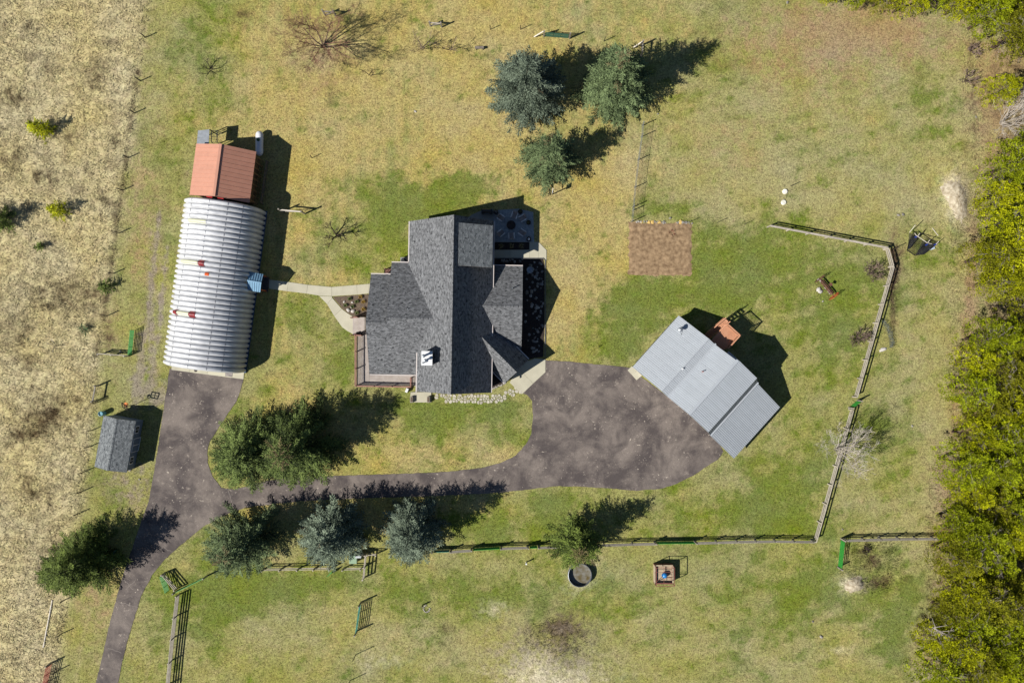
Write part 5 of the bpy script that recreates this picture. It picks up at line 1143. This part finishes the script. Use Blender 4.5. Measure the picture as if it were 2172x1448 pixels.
def spruce_mesh(seed, h, R, m, brown=.0, ragged=.14, dens=1.0, browntop=.0, power=.8):
    rs = np.random.RandomState(seed); P = []; Dd = []; Ln = []; Wd = []; T = []
    z = h*.05; ragged = ragged + .03; R = R*1.08; dens = dens*1.45; power = power - .06
    while z < h*.985:
        t = z/h; Rz = R*((1-t)**power)*(1 if t > .12 else .82+1.5*t) + .10
        nb = max(4, int((5.5 + 4.5*(1-t))*dens)); ph = rs.rand()*6.28
        for k in range(nb):
            a = ph + 6.283*k/nb + rs.normal(0, .2); L = Rz*(rs.uniform(1-2.2*ragged, 1+ragged*.8)); zz = z + rs.uniform(-.22, .22)
            ns = max(3, int(L*.9/.15)); s = np.linspace(.14, 1, ns); dx, dy = math.cos(a), math.sin(a); bend = rs.normal(0, .12)
            droop = -.34*L*s + .26*L*s**2 + (.35*t)*L*s
            aa = a + bend*s
            sx = np.stack([np.cos(aa)*L*s, np.sin(aa)*L*s, zz + droop], 1); br_t = rs.uniform(.15, .9)
            isb = rs.rand() < brown or (t > .86 and rs.rand() < browntop)
            for sgn in (-1, 1):
                wl_ = (.10 + .25*L*(1-s)**.65*np.minimum(1, s*2.2))*rs.uniform(.6, 1.25, ns)
                ang = aa + sgn*rs.uniform(.65, 1.0, ns)
                for st in range(9):
                    off = .03 + st*.14; msk = off < wl_
                    if not msk.any(): break
                    n_ = msk.sum()
                    q = sx[msk] + np.stack([np.cos(ang[msk])*off, np.sin(ang[msk])*off, -.22*off*np.ones(n_) + rs.normal(0, .03, n_)], 1)
                    an2 = ang[msk] + rs.normal(0, .3, n_); dd = np.stack([np.cos(an2), np.sin(an2), rs.normal(-.05, .22, n_)], 1)
                    P.append(q); Dd.append(dd); Ln.append(rs.uniform(.18, .34, n_)); Wd.append(rs.uniform(.07, .12, n_))
                    tt = np.clip(br_t + rs.normal(0, .2, n_), 0, 1); T.append(np.stack([tt, np.full(n_, .8 if isb else 0.) * rs.rand(n_)], 1))
            q = sx + rs.normal(0, .03, sx.shape); dd = np.stack([np.full(ns, dx), np.full(ns, dy), rs.normal(.12, .2, ns)], 1)
            P.append(q); Dd.append(dd); Ln.append(rs.uniform(.3, .5, ns)); Wd.append(rs.uniform(.08, .13, ns)); T.append(np.stack([np.clip(br_t + rs.normal(0, .15, ns), 0, 1), np.full(ns, .7 if isb else 0.)], 1))
        z += .40 + .16*(1-t)
    P = np.concatenate(P); Dd = np.concatenate(Dd); V, F = leaves(P, Dd, np.concatenate(Ln), np.concatenate(Wd), rs, .38)
    return crown_mesh('spruce_crown', V, F, np.concatenate(T), m)
def trunk_mb(h, r, seed=0, limbs=0, R=2):
    b = MB(); rn = random.Random(seed); p = Vector((0,0,-.1)); 
    n_ = 5; 
    for k in range(n_): q = Vector((0, 0, h*(k+1)/n_)); b.tube(p, q, r*(1-k/n_)+.02, r*(1-(k+1)/n_)+.02, 7, k == 0); p = q
    for k in range(limbs):
        z = h*rn.uniform(.1, .85); a = rn.uniform(0, 6.28); L = R*(1-z/h)*.8; b.tube((0,0,z), (L*math.cos(a), L*math.sin(a), z-.1*L), .035, .012, 3, False)
    return b
green_l = leaf_mat('spruce_green', D(30, 42, 20), D(130, 148, 80)); blue_l = leaf_mat('spruce_blue', D(38, 50, 40), D(144, 158, 134)); mid_l = leaf_mat('spruce_grey_green', D(34, 46, 28), D(134, 152, 104)); deep_l = leaf_mat('spruce_deep', D(32, 44, 18), D(132, 150, 70))
pine_l = leaf_mat('pine_yellow_green', D(44, 56, 4), D(206, 208, 24), trans=.2); pine_g = leaf_mat('pine_green', D(40, 52, 5), D(178, 190, 26)); pine_o = leaf_mat('pine_olive', D(40, 46, 8), D(164, 164, 34))
def spruce(px, py, h, R, m, label, seed, name='spruce_tree', group=None, **kw):
    q = G(px, py); r = empty(name, q, label, 'tree', group)
    tb = trunk_mb(h*.97, .09 + h*.016, seed, 60, R); me = tb.mesh('trunk', (0,0,0), [barkm]); o = bpy.data.objects.new('trunk', me); COL.objects.link(o); o.parent = r; WO[o.name] = q
    me = spruce_mesh(seed, h, R, m, **kw); o = bpy.data.objects.new('crown', me); COL.objects.link(o); o.parent = r; WO[o.name] = q
    return r
spruce(1296,196,13.0,4.65,mid_l,'tallest spruce, grey-green, right one of the pair north of the patio',1, brown=.01, browntop=.5, power=.85)
spruce(1116,205,11.2,4.8,blue_l,'big blue spruce, left one of the pair north of the patio',2, brown=.015, power=.72)
spruce(1167,349,8.8,3.8,mid_l,'smaller spruce below the north pair, close to the patio',3, brown=.02, ragged=.2)
spruce(646,940,11.4,5.3,green_l,'right one of the twin spruces filling the driveway corner',4, brown=.01, browntop=.4, power=.75)
spruce(540,952,9.4,4.9,green_l,'left one of the twin spruces filling the driveway corner',5, power=.75)
spruce(533,1139,10.6,4.6,mid_l,'ragged open spruce, leftmost of the row below the drive',6, brown=.01, ragged=.24, browntop=.5, dens=.85, power=.75)
spruce(715,1121,10.3,4.1,blue_l,'pale grey-blue spruce, second in the row below the drive',7, brown=.01, ragged=.18, power=.68)
spruce(884,1115,10.6,3.9,blue_l,'blue-green spruce, third in the row below the drive',8, power=.68)
spruce(1218,1138,9.6,3.3,deep_l,'dark green tree with browning top over the round stock tank',9, brown=.03, browntop=1.0, ragged=.2)
spruce(205,1176,9.3,4.3,deep_l,'dark green spruce left of the driveway entrance',10, power=.62)
spruce(150,1200,5.6,3.0,deep_l,'smaller green spruce crowding the left side of the entrance spruce',11, power=.7)
def clump_tree(seed, h, R, m, ncl=300, spread=1., zmin=.35, leaf=(.12,.21)):
    rs = np.random.RandomState(seed)
    a = rs.rand(ncl)*6.283; r = np.sqrt(rs.rand(ncl)); lob = 1 + .16*np.sin(3*a + rs.rand()*6) + .12*np.sin(5*a + rs.rand()*6)
    top = zmin + (1-zmin)*np.sqrt(np.maximum(0, 1-(r*.96)**2)); z = h*(top - rs.rand(ncl)**1.3*.6*(top-zmin*.5)) ; rad = R*r*lob*spread
    C = np.stack([np.cos(a)*rad, np.sin(a)*rad, z], 1); k = 34
    P = np.repeat(C, k, 0); d = rs.normal(0, 1, (len(P), 3)); d[:, 2] = np.abs(d[:, 2])*.8; d = unit(d); rr_ = np.repeat(rs.uniform(.2, .48, ncl), k)[:, None]*rs.rand(len(P), 1)**.4
    P = P + d*rr_; dirs = d + np.repeat(unit(np.stack([np.cos(a), np.sin(a), np.full(ncl, .35)], 1)), k, 0)*.5
    V, F = leaves(P, dirs, rs.uniform(leaf[0], leaf[1], len(P)), rs.uniform(.07, .13, len(P)), rs, .42)
    t = np.clip(np.repeat(rs.uniform(.25, .85, ncl), k) + rs.normal(0, .15, len(P)), 0, 1); br = (np.repeat(rs.rand(ncl) < .03, k))*.8*rs.rand(len(P))
    return crown_mesh('pine_crown', V, F, np.stack([t, br], 1), m)
def twig_mb(seed, h, R, n_=26, zlo=.3, r0=.035, m=None):
    b = MB(); rn = random.Random(seed)
    for k in range(n_):
        a = rn.uniform(0, 6.28); z = h*rn.uniform(zlo, .9); L = R*rn.uniform(.5, 1.0)*(1.15 - z/h*.5); p = Vector((0,0,z*.8)); q = Vector((L*math.cos(a)*.6, L*math.sin(a)*.6, z)); e = Vector((L*math.cos(a+.15), L*math.sin(a+.15), z + .1*h*rn.uniform(-.5, .8)))
        b.tube(p, q, r0, r0*.7, 4, False); b.tube(q, e, r0*.7, r0*.25, 4, False)
        for j in range(5): f_ = rn.uniform(.2, 1); w_ = q.lerp(e, f_); an = a + rn.uniform(-1.1, 1.1); b.tube(w_, w_ + Vector((math.cos(an)*.5, math.sin(an)*.5, rn.uniform(0,.35))), r0*.35, r0*.15, 3, False)
    return b
greyb = mat('grey_twig', D(165, 155, 142), D(130, 120, 108), rough=.9, scale=5)
# woods on the right: individual pines, sharing five crowns
crowns = [clump_tree(20+i, 8.5 + .5*i, 2.35 + .12*i, (pine_l, pine_g, pine_o, pine_l, pine_g)[i], 240, zmin=.22) for i in range(5)]
twigs = [twig_mb(30+i, 8.6 + .5*i, 2.9).mesh('limbs', (0,0,0), [greyb]) for i in range(5)]
trs = [trunk_mb(7.5, .2, i).mesh('trunk', (0,0,0), [barkm]) for i in range(5)]
def pine(px, py, sc, i, label, zc=5.5, group='pines of the eastern woods', name='pine_tree'):
    q = G(px, py, zc*sc); q.z = 0; rn = random.Random(int(px*3+py)); r = empty(name, q, label, 'tree', group); rz = rn.uniform(0, 6.28)
    for nm, me in (('crown', crowns[i]), ('limbs', twigs[i]), ('trunk', trs[i])): 
        o = inst(nm, me, q, rz, r, (sc*rn.uniform(.93,1.07), sc*rn.uniform(.93,1.07), sc)); 
    return r
edge_trees = [(1760,-22,.55,'low scrubby pine at the top edge, leftmost of the row'),(1818,-14,.55,'low pine at the top edge beside the pale snag'),(1872,-10,.6,'low pine at the top edge, above the brown grass'),(1925,-4,.75,'bushy pine at the top edge, second left of the corner'),(1985,-18,.7,'grey-twigged pine at the top edge near the corner'),(2042,-2,.8,'pine filling the inner corner of the woods, top right'),(2098,28,.85,'pine at the top right, just left of the frame corner'),(2152,70,.95,'pine hanging over the right edge below the corner'),
 (2118,192,.72,'isolated yellow-green pine beside the leafless thicket at the right'),(2140,352,1.0,'uppermost pine of the long eastern wood'),(2115,415,.9,'pine bulging west beside the sand pile'),(2126,478,.85,'pine on the wood edge just below the sand pile'),(2098,546,.95,'pine on the wood edge level with the trampoline'),(2118,598,.9,'lowest pine above the notch in the wood edge'),(2098,718,.95,'first pine below the notch in the wood edge'),(2072,768,.9,'pine on the wood edge right of the wire coil'),(2060,826,.95,'westernmost pine above the middle of the wood edge'),(2092,870,.85,'pine just inside the small bay of the wood edge'),(2066,925,.9,'pine on the wood edge right of the whitish bare tree'),(2040,985,.95,'pine on the wood edge reaching towards the fence'),(2062,1050,.9,'pine at the reddish soil bay of the wood edge'),(2036,1112,.95,'pine touching the end of the woods fence'),(2024,1180,.95,'pine overhanging just below the woods fence'),(2040,1244,.85,'pine above the tangled dead branches'),(2012,1300,.75,'thin dark pine at the wood edge low right'),(1988,1358,.9,'lower right pine leaning furthest into the pasture'),(1990,1424,1.0,'pine at the bottom edge of the photo, nearest the pasture')]
for k, (x, y, s_, lb) in enumerate(edge_trees): pine(x + 4, y, s_, k % 5 if x != 2012 else 2, lb)
rn = random.Random(77); placed = [(e[0], e[1]) for e in edge_trees]; inner = []
for row in range(-2, 34):
    for colm in range(6):
        x = 1990 + colm*52 + rn.uniform(-14, 14) + (row % 2)*26; y = -40 + row*47 + rn.uniform(-12, 12)
        wx_ = float(np.interp(y, WY, WX)); 
        if y < 60: wx_ = max(wx_, 2100) if y > 15 else 1980
        if x < wx_ + 75 or (90 < y < 320 and x < 2250) or (632 < y < 668 and x < 2140): continue
        if any((x-a)**2 + (y-b_)**2 < 42**2 for a, b_ in placed): continue
        placed.append((x, y)); inner.append((x, y))
anchors = ['left scrub pine at the top','pine beside the pale snag','pine above the brown grass','second corner pine at the top','grey-twigged top pine','inner corner pine','top right pine','pine below the frame corner','isolated pine by the thicket','uppermost pine of the long wood','pine beside the sand pile','pine below the sand pile','pine level with the trampoline','pine above the notch','pine below the notch','pine right of the wire coil','westernmost middle pine','pine inside the small bay','pine right of the whitish tree','pine reaching towards the fence','pine at the reddish bay','pine touching the woods fence','pine below the woods fence','pine above the dead branches','thin dark low pine','lower right leaning pine','bottom edge pine']
near = {}
for x, y in inner: near.setdefault(min(range(len(edge_trees)), key=lambda k: abs(edge_trees[k][1] - y) + .2 * abs(edge_trees[k][0] - x)), []).append((x, y))
ordn = 'first second third fourth fifth sixth seventh eighth ninth tenth eleventh twelfth thirteenth fourteenth fifteenth sixteenth seventeenth eighteenth nineteenth twentieth'.split()
for k, L_ in sorted(near.items()):
    for r_, (x, y) in enumerate(sorted(L_)): pine(x, y, rn.uniform(.72, 1.22), rn.randrange(5), 'inner woods pine, %s to the right of the %s' % (ordn[min(r_, 19)], anchors[k]))
# small conifers in the dry field
def small(px, py, h, R, m, label, seed, cat='tree', name='young_pine'):
    q = G(px, py); r = empty(name, q, label, cat); me = spruce_mesh(seed, h, R, m, dens=.8, ragged=.2); o = bpy.data.objects.new('crown', me); COL.objects.link(o); o.parent = r
    me = trunk_mb(h*.9, .06, seed).mesh('trunk', (0,0,0), [barkm]); o = bpy.data.objects.new('trunk', me); COL.objects.link(o); o.parent = r
small(96,279,3.2,1.35,pine_l,'small bright green pine alone in the upper dry field',51)
small(131,449,2.7,1.2,pine_l,'small yellow-green pine in the middle of the dry field',52)
small(8,470,4.6,1.9,deep_l,'dark pine cut by the left edge of the photo',53)
small(229,609,1.7,.85,deep_l,'olive green bush at the field fence beside the track',54,'bush','juniper_bush')
small(181,697,.9,.55,mid_l,'tiny round grey-green bush in the dry field left of the green gate',55,'bush','juniper_bush')
small(90,524,1.1,.45,deep_l,'tiny brownish sapling in the dry field below the two small pines',56,'bush','juniper_bush')
# bare trees
def bare_tree(px, py, h, spread, seed, m, label, stems=3, depth=5, r0=.12, thin=.012, name='bare_tree', lean=(0,0), cat='bare tree', twig=None, up=.5):
    rn = random.Random(seed); q0_ = G(px, py); r = empty(name, q0_, label, cat); tb = MB(); bb = MB()
    def grow(p, d, L, rad, dep, mb):
        n_ = 3; pts_ = [p]
        for k in range(n_):
            d = (d + Vector((rn.gauss(0,.08), rn.gauss(0,.08), rn.gauss(.03,.06)))).normalized(); q = pts_[-1] + d*(L/n_); pts_.append(q)
            mb.tube(pts_[-2], q, max(thin, rad*(1-k*.16)), max(thin*.6, rad*(1-(k+1)*.16)), 4 if rad > .04 else 3, False)
        if dep <= 0: return
        for k in range(rn.choice((3, 4)) if dep > 1 else 4):
            f_ = rn.uniform(.35, 1); j = min(n_, int(f_*n_)+1); s_ = pts_[j-1].lerp(pts_[j], rn.random()); a = rn.uniform(0, 6.28); o_ = d.orthogonal().normalized(); o2 = d.cross(o_)
            nd = (d + (o_*math.cos(a) + o2*math.sin(a))*rn.uniform(.5, 1.0) + Vector((0,0,.12))).normalized(); grow(s_, nd, L*rn.uniform(.5, .72), rad*.5, dep-1, bb)
    base = q0_.copy()
    for k in range(stems):
        a = 6.28*k/stems + rn.uniform(-.4,.4); d = Vector((math.cos(a)*spread + lean[0], math.sin(a)*spread + lean[1], up + 1)).normalized()
        grow(base + Vector((.08*math.cos(a), .08*math.sin(a), -.05)), d, h*.5, r0, depth-1, tb)
    o = tb.build('trunk', m, r, origin=q0_); o = bb.build('branches', twig or m, r, origin=q0_); o['kind'] = 'stuff'
bk = mat('bare_bark', D(110, 92, 82), D(140, 120, 108), rough=.9, scale=4); pinkt = mat('reddish_twig', D(150, 108, 88), D(130, 100, 84), rough=.9, scale=.8); dkb = mat('dark_bark', D(70, 58, 52), rough=.9, var=.2); paleb = mat('pale_bark', D(215, 205, 195), D(180, 168, 155), rough=.85, scale=5)
bare_tree(686,99,8.4,.8,1,bk,'large reddish bare tree near the top edge of the golden lawn',7,6,.085,.008,twig=pinkt)
bare_tree(896,103,3.6,.7,2,bk,'small bare tree left of the pair below the braced posts',3,4,.06,.012)
bare_tree(953,106,3.2,.7,3,bk,'small bare tree right of the pair, next to the grey bench',2,4,.055,.012)
bare_tree(785,160,2.2,.9,4,dkb,'spindly bare sapling on the golden lawn left of centre',2,3,.05,.014)
bare_tree(447,148,2.2,1.3,5,dkb,'tangled dead shrub on the olive lawn above the salmon shed',4,3,.06,.02, cat='shrub')
bare_tree(714,499,3.2,.9,6,dkb,'crooked dark bare tree on the lawn between workshop and house',3,4,.1,.02)
bare_tree(1847,576,2.3,1.3,7,bk,'grey bare bush inside the fence corner',18,3,.035,.022, name='bare_bush', cat='bush')
bare_tree(1818,716,2.2,1.3,8,bk,'grey bare bush beside the middle of the sloping fence',18,3,.035,.022, name='bare_bush', cat='bush')
bare_tree(1774,950,7.2,.62,9,paleb,'whitish leafless tree standing over the eastern board fence',7,5,.065,.010)
bare_tree(2122,262,6.2,.8,10,paleb,'pale leafless thicket tree at the right edge',9,4,.05,.014)
bare_tree(2165,232,5.5,.8,12,paleb,'second pale leafless tree cut by the right edge',8,4,.05,.014)
bare_tree(118,732,1.6,1.3,13,paleb,'small whitish dead shrub in the dry field',4,2,.035,.02, cat='shrub')
bare_tree(1835,1165,.8,1.6,15,dkb,'low dark brush in the hollow below the woods fence',14,3,.04,.022, cat='brush', name='brush')
bare_tree(2050,168,1.8,1.5,16,bk,'lower of the dead brush heaps at the upper right track',10,3,.05,.024, cat='brush', name='brush')
bare_tree(2062,108,1.5,1.5,17,bk,'upper of the dead brush heaps at the upper right track',10,3,.05,.024, cat='brush', name='brush')
bare_tree(1425,494,.7,1.8,18,mat('red_stem', D(140,70,60), rough=.9),'small red-stemmed dormant bush in the dirt plot',9,2,.02,.012, cat='bush', name='bare_bush')
for i, (a, c_, zz, lb) in enumerate((((1978,1330),(2060,1372),5.6,'fallen pale dead tree lying across the lower pines, upper half'),((2050,1362),(2138,1402),5.4,'fallen pale dead tree lying across the lower pines, lower half'))):
    t = MB(); rn2 = random.Random(i+5); p = G(*a, zz); q = G(*c_, zz - .5); r = empty('dead_tree', ((p.x+q.x)/2, (p.y+q.y)/2, 0), lb, 'dead tree')
    t.tube(p, q, .07, .13, 6)
    for k in range(46):
        w_ = p.lerp(q, rn2.random()); an = rn2.uniform(0, 6.28); e = w_ + Vector((math.cos(an), math.sin(an), rn2.uniform(.2,.8)))*rn2.uniform(.5,1.5); t.tube(w_, e, .035, .012, 3, False); e2 = e + Vector((rn2.uniform(-.5,.5), rn2.uniform(-.5,.5), .1)); t.tube(e, e2, .018, .008, 3, False)
    t.build('branches', paleb, r); bar('trunk', Vector((q.x, q.y, 0)), q, .2, .2, paleb, r)
# ------------------------------------------------------------------ grass tufts: dry field and lawn
def tufts(name, n_, x0, x1, y0, y1, keep, hmin, hmax, wmin, wmax, nb, seed, lean=.6):
    rs = np.random.RandomState(seed); px = rs.uniform(x0, x1, n_); py = rs.uniform(y0, y1, n_); k_ = keep(px, py, rs); px = px[k_]; py = py[k_]; n_ = len(px)
    X_ = (px-1086)*S; Y_ = (724-py)*S; Z_ = relief(X_, Y_) - .02
    V = []; 
    wind = rs.normal(.5, .5, n_)
    for k in range(nb):
        a = rs.rand(n_)*6.28; hh_ = rs.uniform(hmin, hmax, n_); w_ = rs.uniform(wmin, wmax, n_); ln = rs.uniform(.2, lean, n_)*hh_
        cx_, cy_ = np.cos(a), np.sin(a); b0x = X_ + cx_*.03; b0y = Y_ + cy_*.03
        V.append(np.stack([np.stack([b0x - cy_*w_/2, b0y + cx_*w_/2, Z_], 1), np.stack([b0x + cy_*w_/2, b0y - cx_*w_/2, Z_], 1), np.stack([b0x + cx_*ln*1.6 + .0, b0y + cy_*ln*1.6, Z_ + hh_], 1)], 1))
    V = np.concatenate(V).reshape(-1, 3); F = np.arange(len(V)).reshape(-1, 3); me = mesh_np(name, V, F, [GM], 3); set_w(me, V[:, 0], V[:, 1])
    o = bpy.data.objects.new(name, me); COL.objects.link(o); o['kind'] = 'stuff'; return o
drive_np = np.array(DRIVE)
def inside(px, py, poly):
    r = np.zeros(len(px), bool); n_ = len(poly); j = n_-1
    for i in range(n_):
        xi, yi = poly[i]; xj, yj = poly[j]; c_ = ((yi > py) != (yj > py)) & (px < (xj-xi)*(py-yi)/((yj-yi) or 1e-9) + xi); r ^= c_; j = i
    return r
BLD = [[(1333,472),(1467,472),(1465,584),(1332,583)],[(571,593),(704,608),(783,602),(783,622),(750,672),(750,709),(720,694),(677,627),(570,613)],[(1040,440),(1134,440),(1160,530),(1158,790),(1107,836),(1040,824)],[(704,628),(785,622),(785,672),(737,664)],[(870,830),(918,830),(1100,818),(1108,832),(1060,854),(870,854)],[(360,765),(520,785),(518,806),(360,786)],[(985,445),(1046,440),(1046,515),(985,515)],[(364,770),(405,430),(563,448),(518,800)]]
def lawn_keep(px, py, rs):
    k = px > np.interp(py, EY, EX) + 4; k &= ~inside(px, py, DRIVE)
    for p in BLD: k &= ~inside(px, py, p)
    return k
def field_keep(px, py, rs): return (px < np.interp(py, EY, EX) + 3) & (vn(px, py, 9, 17) > rs.rand(len(px))*.8)
tag(tufts('dry_field_grass', 52000, -30, 345, -30, 1480, field_keep, .08, .3, .05, .13, 3, 1, 1.9), 'tall dry tan grass covering the field left of the wire fence', 'grass')
tag(tufts('lawn_grass', 90000, 120, 2180, -20, 1470, lawn_keep, .05, .15, .05, .10, 2, 2, .8), 'short patchy green and golden grass of the lawn and pasture', 'grass')
def rough_keep(px, py, rs):
    k = lawn_keep(px, py, rs); px_, py_ = px, py; near = np.zeros(len(px), bool)
    for cx_, cy_, rx, ry in ((1850,1200,70,60),(1180,1350,70,40),(2060,250,25,230),(1895,600,10,80),(2050,700,40,420),(1990,1150,30,200)): near |= ((px-cx_)/rx)**2 + ((py-cy_)/ry)**2 < 1
    return k & near & (rs.rand(len(px)) < .8)
tag(tufts('rough_grass', 60000, 1100, 2180, -20, 1470, rough_keep, .12, .35, .05, .1, 3, 3, .9), 'rough tussocky grass at the wood edge and hollows', 'grass')
print('trees in wood', len(placed), {k: len(v) for k, v in near.items()}, 'objects', len(bpy.data.objects))
